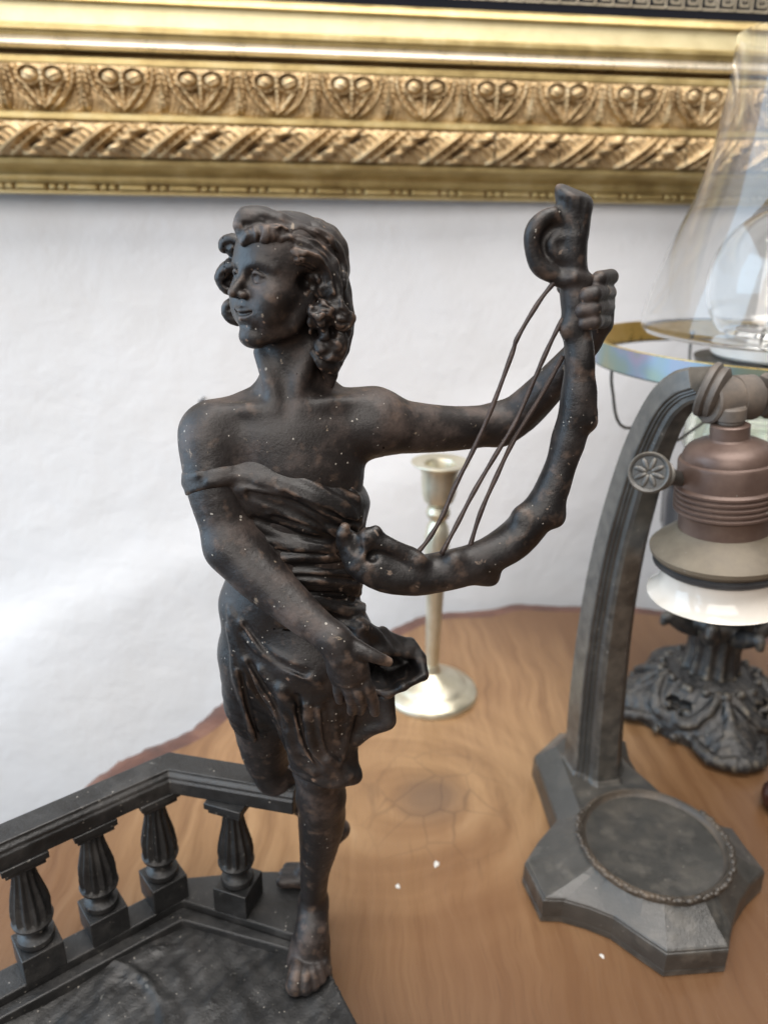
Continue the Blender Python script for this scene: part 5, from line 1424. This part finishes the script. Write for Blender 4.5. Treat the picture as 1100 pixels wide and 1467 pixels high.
# leafy cup on the stem
Cc = Field()
cu = np.array([OX, OY, 0.0]); rc_ = orad(56, Z2)
Cc.ell(cu + [0, 0, Z2 + 0.006], (rc_ * 0.85, rc_ * 0.85, 0.011), k=0.002)
for i in range(8):
    a = math.radians(i * 45 + 12); dv = np.array([math.cos(a), math.sin(a), 0])
    f = 1.45 if i % 2 == 0 else 1.12
    Cc.chain([cu + dv * rc_ * 0.55 + [0, 0, Z2 - 0.002], cu + dv * rc_ * 0.95 + [0, 0, Z2 + 0.002], cu + dv * rc_ * f + [0, 0, Z2 + 0.010], cu + dv * rc_ * (f + 0.12) + [0, 0, Z2 + 0.006]], [0.006, 0.0065, 0.0045, 0.003], k=0.002, n=3)
Vc, Fc = Cc.mesh(0.0011)
mesh_obj('leaf_cup', Vc, Fc, M['iron'], oil)
# dark turned body and its glass font, mostly hidden by the desk lamp's holder
mt, nt, b = mat_new('dark_glazed_body'); b.inputs['Base Color'].default_value = (0.012, 0.013, 0.017, 1); b.inputs['Roughness'].default_value = 0.2
M['dark_glaze'] = mt
Zb0 = Z2 + 0.012; Zb1 = oz(690, 1060)
ob = orad(108, Zb1)
lathe([(orad(48, Zb0), Zb0), (orad(62, Zb0), Zb0 + .004), (ob * 0.66, Zb0 + .02), (ob * 0.86, Zb0 + .045), (ob * 0.97, Zb1 - .035), (ob, Zb1 - .012), (ob * 0.99, Zb1 - .004), (ob * 0.86, Zb1), (ob * 0.55, Zb1 + .003), (ob * 0.5, Zb1 + .004)], (OX, OY, 0), M['dark_glaze'], 'body', oil, seg=72, flute=lambda i, a, r: r * (1 + 0.02 * math.cos(16 * a)), sharp=50)
def glass(name, tint=(1, 1, 1), rough=0.0, ior=1.45):
    mt, nt, b = mat_new(name)
    b.inputs['Base Color'].default_value = (*tint, 1); b.inputs['Roughness'].default_value = rough
    b.inputs['IOR'].default_value = ior; b.inputs['Transmission Weight'].default_value = 1.0
    return mt
M['glass'] = glass('clear_lamp_glass', (0.985, 0.99, 0.985))
mt = glass('dusty_chimney_glass', (0.985, 0.985, 0.98)); nt = mt.node_tree
df = N(nt, 'ShaderNodeBsdfDiffuse', Color=(0.8, 0.78, 0.76, 1)); ms = N(nt, 'ShaderNodeMixShader'); ms.inputs[0].default_value = 0.035
bs = nt.nodes['Principled BSDF']; ou = nt.nodes['Material Output']
nt.links.new(bs.outputs[0], ms.inputs[1]); nt.links.new(df.outputs[0], ms.inputs[2]); nt.links.new(ms.outputs[0], ou.inputs[0])
M['dusty_glass'] = mt
M['green_glass'] = glass('pale_green_pressed_glass', (0.88, 0.94, 0.84), 0.06)
Zf0 = Zb1 + 0.003; Zf1 = oz(575, 1075)
fr_ = orad(96, Zf1)
lathe([(fr_ * .45, Zf0), (fr_ * .62, Zf0 + .002), (fr_ * .86, Zf0 + .010), (fr_ * 1.0, Zf0 + .022), (fr_ * .98, Zf1 - .006), (fr_ * .80, Zf1), (fr_ * .5, Zf1 + .003), (fr_ * .48, Zf1 + .001), (fr_ * .76, Zf1 - .003), (fr_ * .92, Zf1 - .008), (fr_ * .93, Zf0 + .022), (fr_ * .80, Zf0 + .013), (fr_ * .5, Zf0 + .006), (0, Zf0 + .005), (0, Zf0)], (OX, OY, 0), M['green_glass'], 'glass_font', oil, seg=64, flute=lambda i, a, r: r * (1 + 0.025 * math.cos(20 * a)) if 2 <= i <= 4 else r, sharp=60)
Zr = oz(505, 1090)
M['burner'] = metal_patina('dark_grey_burner_plate', (0.05, 0.05, 0.048), (0.08, 0.078, 0.07), (0.12, 0.11, 0.10), rough=(0.35, 0.5), metallic=0.5)
lathe([(orad(30, Zf1), Zf1 + .002), (orad(34, Zf1), Zf1 + .006), (orad(34, Zf1), Zr - .012), (orad(46, Zf1), Zr - .009), (orad(100, Zr), Zr - .007), (orad(102, Zr), Zr - .004), (orad(60, Zr), Zr - .003), (0, Zr - .003)], (OX, OY, 0), M['burner'], 'burner', oil, seg=56)
# iridescent shade ring on wire arms
mt, nt, b = mat_new('iridescent_lustre_band'); b.inputs['Metallic'].default_value = 0.3; b.inputs['Roughness'].default_value = 0.2
L = nt.links; v = coords(nt); n1 = N(nt, 'ShaderNodeTexNoise', Scale=26.0, Detail=2.0); L.new(v, n1.inputs['Vector'])
r1 = ramp(nt, [(0.30, (0.22, 0.22, 0.14)), (0.42, (0.16, 0.21, 0.18)), (0.50, (0.16, 0.21, 0.26)), (0.58, (0.23, 0.20, 0.27)), (0.68, (0.17, 0.20, 0.16))]); L.new(n1.outputs['Fac'], r1.inputs[0]); L.new(r1.outputs[0], b.inputs['Base Color'])
M['ring_gold'] = metal_patina('yellow_brass_band', (0.60, 0.40, 0.10), (0.72, 0.50, 0.16), (0.82, 0.62, 0.28), rough=(0.25, 0.35), metallic=0.7)
M['irid'] = mt
RR = orad(247, Zr)
band_h = 0.0140
shade_ring = lathe([(RR, Zr - band_h / 2), (RR + .0008, Zr - band_h / 2), (RR + .0008, Zr + band_h / 2), (RR, Zr + band_h / 2)], (OX, OY, 0), M['ring_gold'], 'shade_ring', oil, seg=128, close=True)
lathe([(RR + .0012, Zr - band_h / 2), (RR + .0020, Zr - band_h / 2), (RR + .0020, Zr + band_h / 2 - .0004), (RR + .0012, Zr + band_h / 2 - .0004)], (OX, OY, 0), M['irid'], 'iridescent_band', shade_ring, seg=128, close=True)
lathe([(RR - .002, Zr - band_h / 2 - .001), (RR + .0012, Zr - band_h / 2 - .001), (RR + .0012, Zr - band_h / 2 - .0002), (RR - .002, Zr - band_h / 2 - .0002)], (OX, OY, 0), M['burner'], 'rim_bead', shade_ring, seg=128, close=True)
for ang in (95, 192, 215, 335):
    a = math.radians(ang); dv = np.array([math.cos(a), math.sin(a), 0])
    pts = [np.array([OX, OY, Zr - .002]) + dv * (RR - .001) , np.array([OX, OY, Zr - .020]) + dv * RR * 0.97, np.array([OX, OY, Zr - .045]) + dv * RR * 0.86, np.array([OX, OY, Zf1 - 0.004]) + dv * RR * 0.5, np.array([OX, OY, Zf1 + .004]) + dv * orad(36, Zf1)]
    tube(catmull(pts, 6), 0.0010, M['burner'], 'wire_arm', shade_ring, seg=8)
# milk-glass cup under the bulb
mt, nt, b = mat_new('milk_glass'); b.inputs['Base Color'].default_value = (0.80, 0.79, 0.76, 1); b.inputs['Roughness'].default_value = 0.25; b.inputs['Subsurface Weight'].default_value = 0.0
M['milk'] = mt
lathe([(0, Zr - .0028), (orad(76, Zr), Zr - .0028), (orad(80, Zr), Zr - .001), (orad(80, Zr), oz(492, 1090)), (orad(77, Zr), oz(489, 1090)), (orad(60, Zr), oz(487, 1090)), (0, oz(487, 1090))], (OX, OY, 0), M['milk'], 'bulb_cup', oil, seg=64)
# glass chimney: photo outline of its left side
chim = [(478, 165), (468, 168), (445, 160), (420, 151), (390, 138), (350, 121), (310, 104), (280, 92), (240, 79), (200, 69), (150, 60), (100, 54), (60, 51), (46, 50)]
ax_px = lambda y: 1000 + (920 - y) * 0.168
pr = []
for x, y in ((930, 478), (925, 470), (927, 460), (935, 432), (949, 397), (965, 360), (985, 320), (1003, 285), (1020, 240), (1035, 190), (1047, 140), (1058, 90), (1064, 50), (1065, 43)):
    q_ = P(x, y, OY); pr.append((OX - q_[0], q_[2]))
th = 0.0011
inner = [(r - th, z) for r, z in reversed(pr)]
lathe(pr + inner, (OX, OY, 0), M['dusty_glass'], 'chimney', oil, seg=96, close=True, sharp=80)
# bulb
zb_c = P(1088, 405, OY)[2]; rbulb = OX - P(1018, 405, OY)[0]
zb_b = oz(490, 1090)
bp = []
for i in range(15):
    a = math.radians(90 - i * 9.5); bp.append((rbulb * math.cos(a), zb_c + rbulb * math.sin(a)))
bp += [(rbulb * 0.66, zb_b + .008), (rbulb * 0.62, zb_b + .001)]
bi = [(max(r - 0.0012, 0), z - (0.0012 if i == 0 else 0)) for i, (r, z) in enumerate(bp)]
bulb = lathe(bp + bi[::-1], (OX, OY, 0), M['glass'], 'bulb', oil, seg=64, sharp=80)
M['filament'] = metal_patina('thin_grey_wire', (0.12, 0.12, 0.12), (0.2, 0.2, 0.2), (0.3, 0.3, 0.3), metallic=0.6)
zs0 = zb_b + 0.003
lathe([(0, zs0), (0.009, zs0), (0.005, zs0 + .010), (0.0032, zs0 + .014), (0.0028, zs0 + .022), (0.0048, zs0 + .0255), (0, zs0 + .026)], (OX, OY, 0), M['glass'], 'glass_stem', bulb, seg=28)
for dx in (-0.0035, 0.0035):
    tube([(OX + dx * 0.5, OY, zs0 + .018), (OX + dx, OY, zs0 + .027), (OX + dx * 1.4, OY, zs0 + .040)], 0.0003, M['filament'], 'filament_support', bulb, seg=6)
tube(catmull([(OX - 0.0049, OY, zs0 + .040), (OX - .002, OY - .003, zs0 + .0385), (OX + .002, OY - .003, zs0 + .0385), (OX + 0.0049, OY, zs0 + .040)], 5), 0.0002, M['filament'], 'filament', bulb, seg=6)

# ================================================================== small things
# dark turned knob at the right edge of the table
kp_ = Pz(1122, 1160, 0.0)
mt, nt, b = mat_new('dark_brown_varnish'); b.inputs['Base Color'].default_value = (0.035, 0.012, 0.009, 1); b.inputs['Roughness'].default_value = 0.15
M['varnish'] = mt
kb = lathe([(0, 0.0003), (0.009, 0.0003), (0.0125, 0.002), (0.0145, 0.007), (0.0140, 0.012), (0.010, 0.0165), (0.006, 0.018), (0.0055, 0.021), (0.007, 0.024), (0.0045, 0.0275), (0, 0.028)], (kp_[0], kp_[1], 0), M['varnish'], 'turned_knob', None, seg=48, sharp=60)
tag(kb, 'small dark brown varnished knob lying on the table beside the black lamp foot', 'knob')
mt, nt, b = mat_new('white_paint_drop'); b.inputs['Base Color'].default_value = (0.58, 0.56, 0.52, 1); b.inputs['Roughness'].default_value = 0.5
M['drop'] = mt
def drop(px, py, z, rx, ry, label, seed):
    g = np.random.default_rng(seed); c = Pz(px, py, z)
    bm = bmesh.new(); bmesh.ops.create_icosphere(bm, subdivisions=3, radius=1.0)
    for v_ in bm.verts:
        a = math.atan2(v_.co.y, v_.co.x); f = 1 + 0.22 * math.sin(2 * a + seed) + 0.15 * math.sin(3 * a + seed * 2) + 0.08 * math.sin(5 * a)
        v_.co = Vector((c[0] + v_.co.x * rx * f, c[1] + v_.co.y * ry * f, z + 0.0001 + max(v_.co.z, -0.05) * 0.0006))
    o = bm_obj('paint_drop', bm, M['drop'], None, smooth=True, angle=180)
    tag(o, label, 'paint drop'); return o
drop(625, 1238, 0.0, 0.0013, 0.0027, 'long white paint drop dried on the table just before the knot', 1)
drop(570, 1270, 0.0, 0.0011, 0.0019, 'small white paint drop on the table beside the statuette shin', 2)
drop(862, 1370, 0.0, 0.0010, 0.0013, 'tiny white paint fleck on the table in front of the desk lamp base', 3)
nq = on_wall(291, 573, 0.0)
nail = tube([nq - WN * 0.012, nq + WN * 0.010, nq + WN * 0.0101, nq + WN * 0.0118], [0.0011, 0.0011, 0.0030, 0.0028], M['rubber'], 'nail', None, seg=16)
tag(nail, 'small dark nail in the white wall below the gilded frame', 'nail')
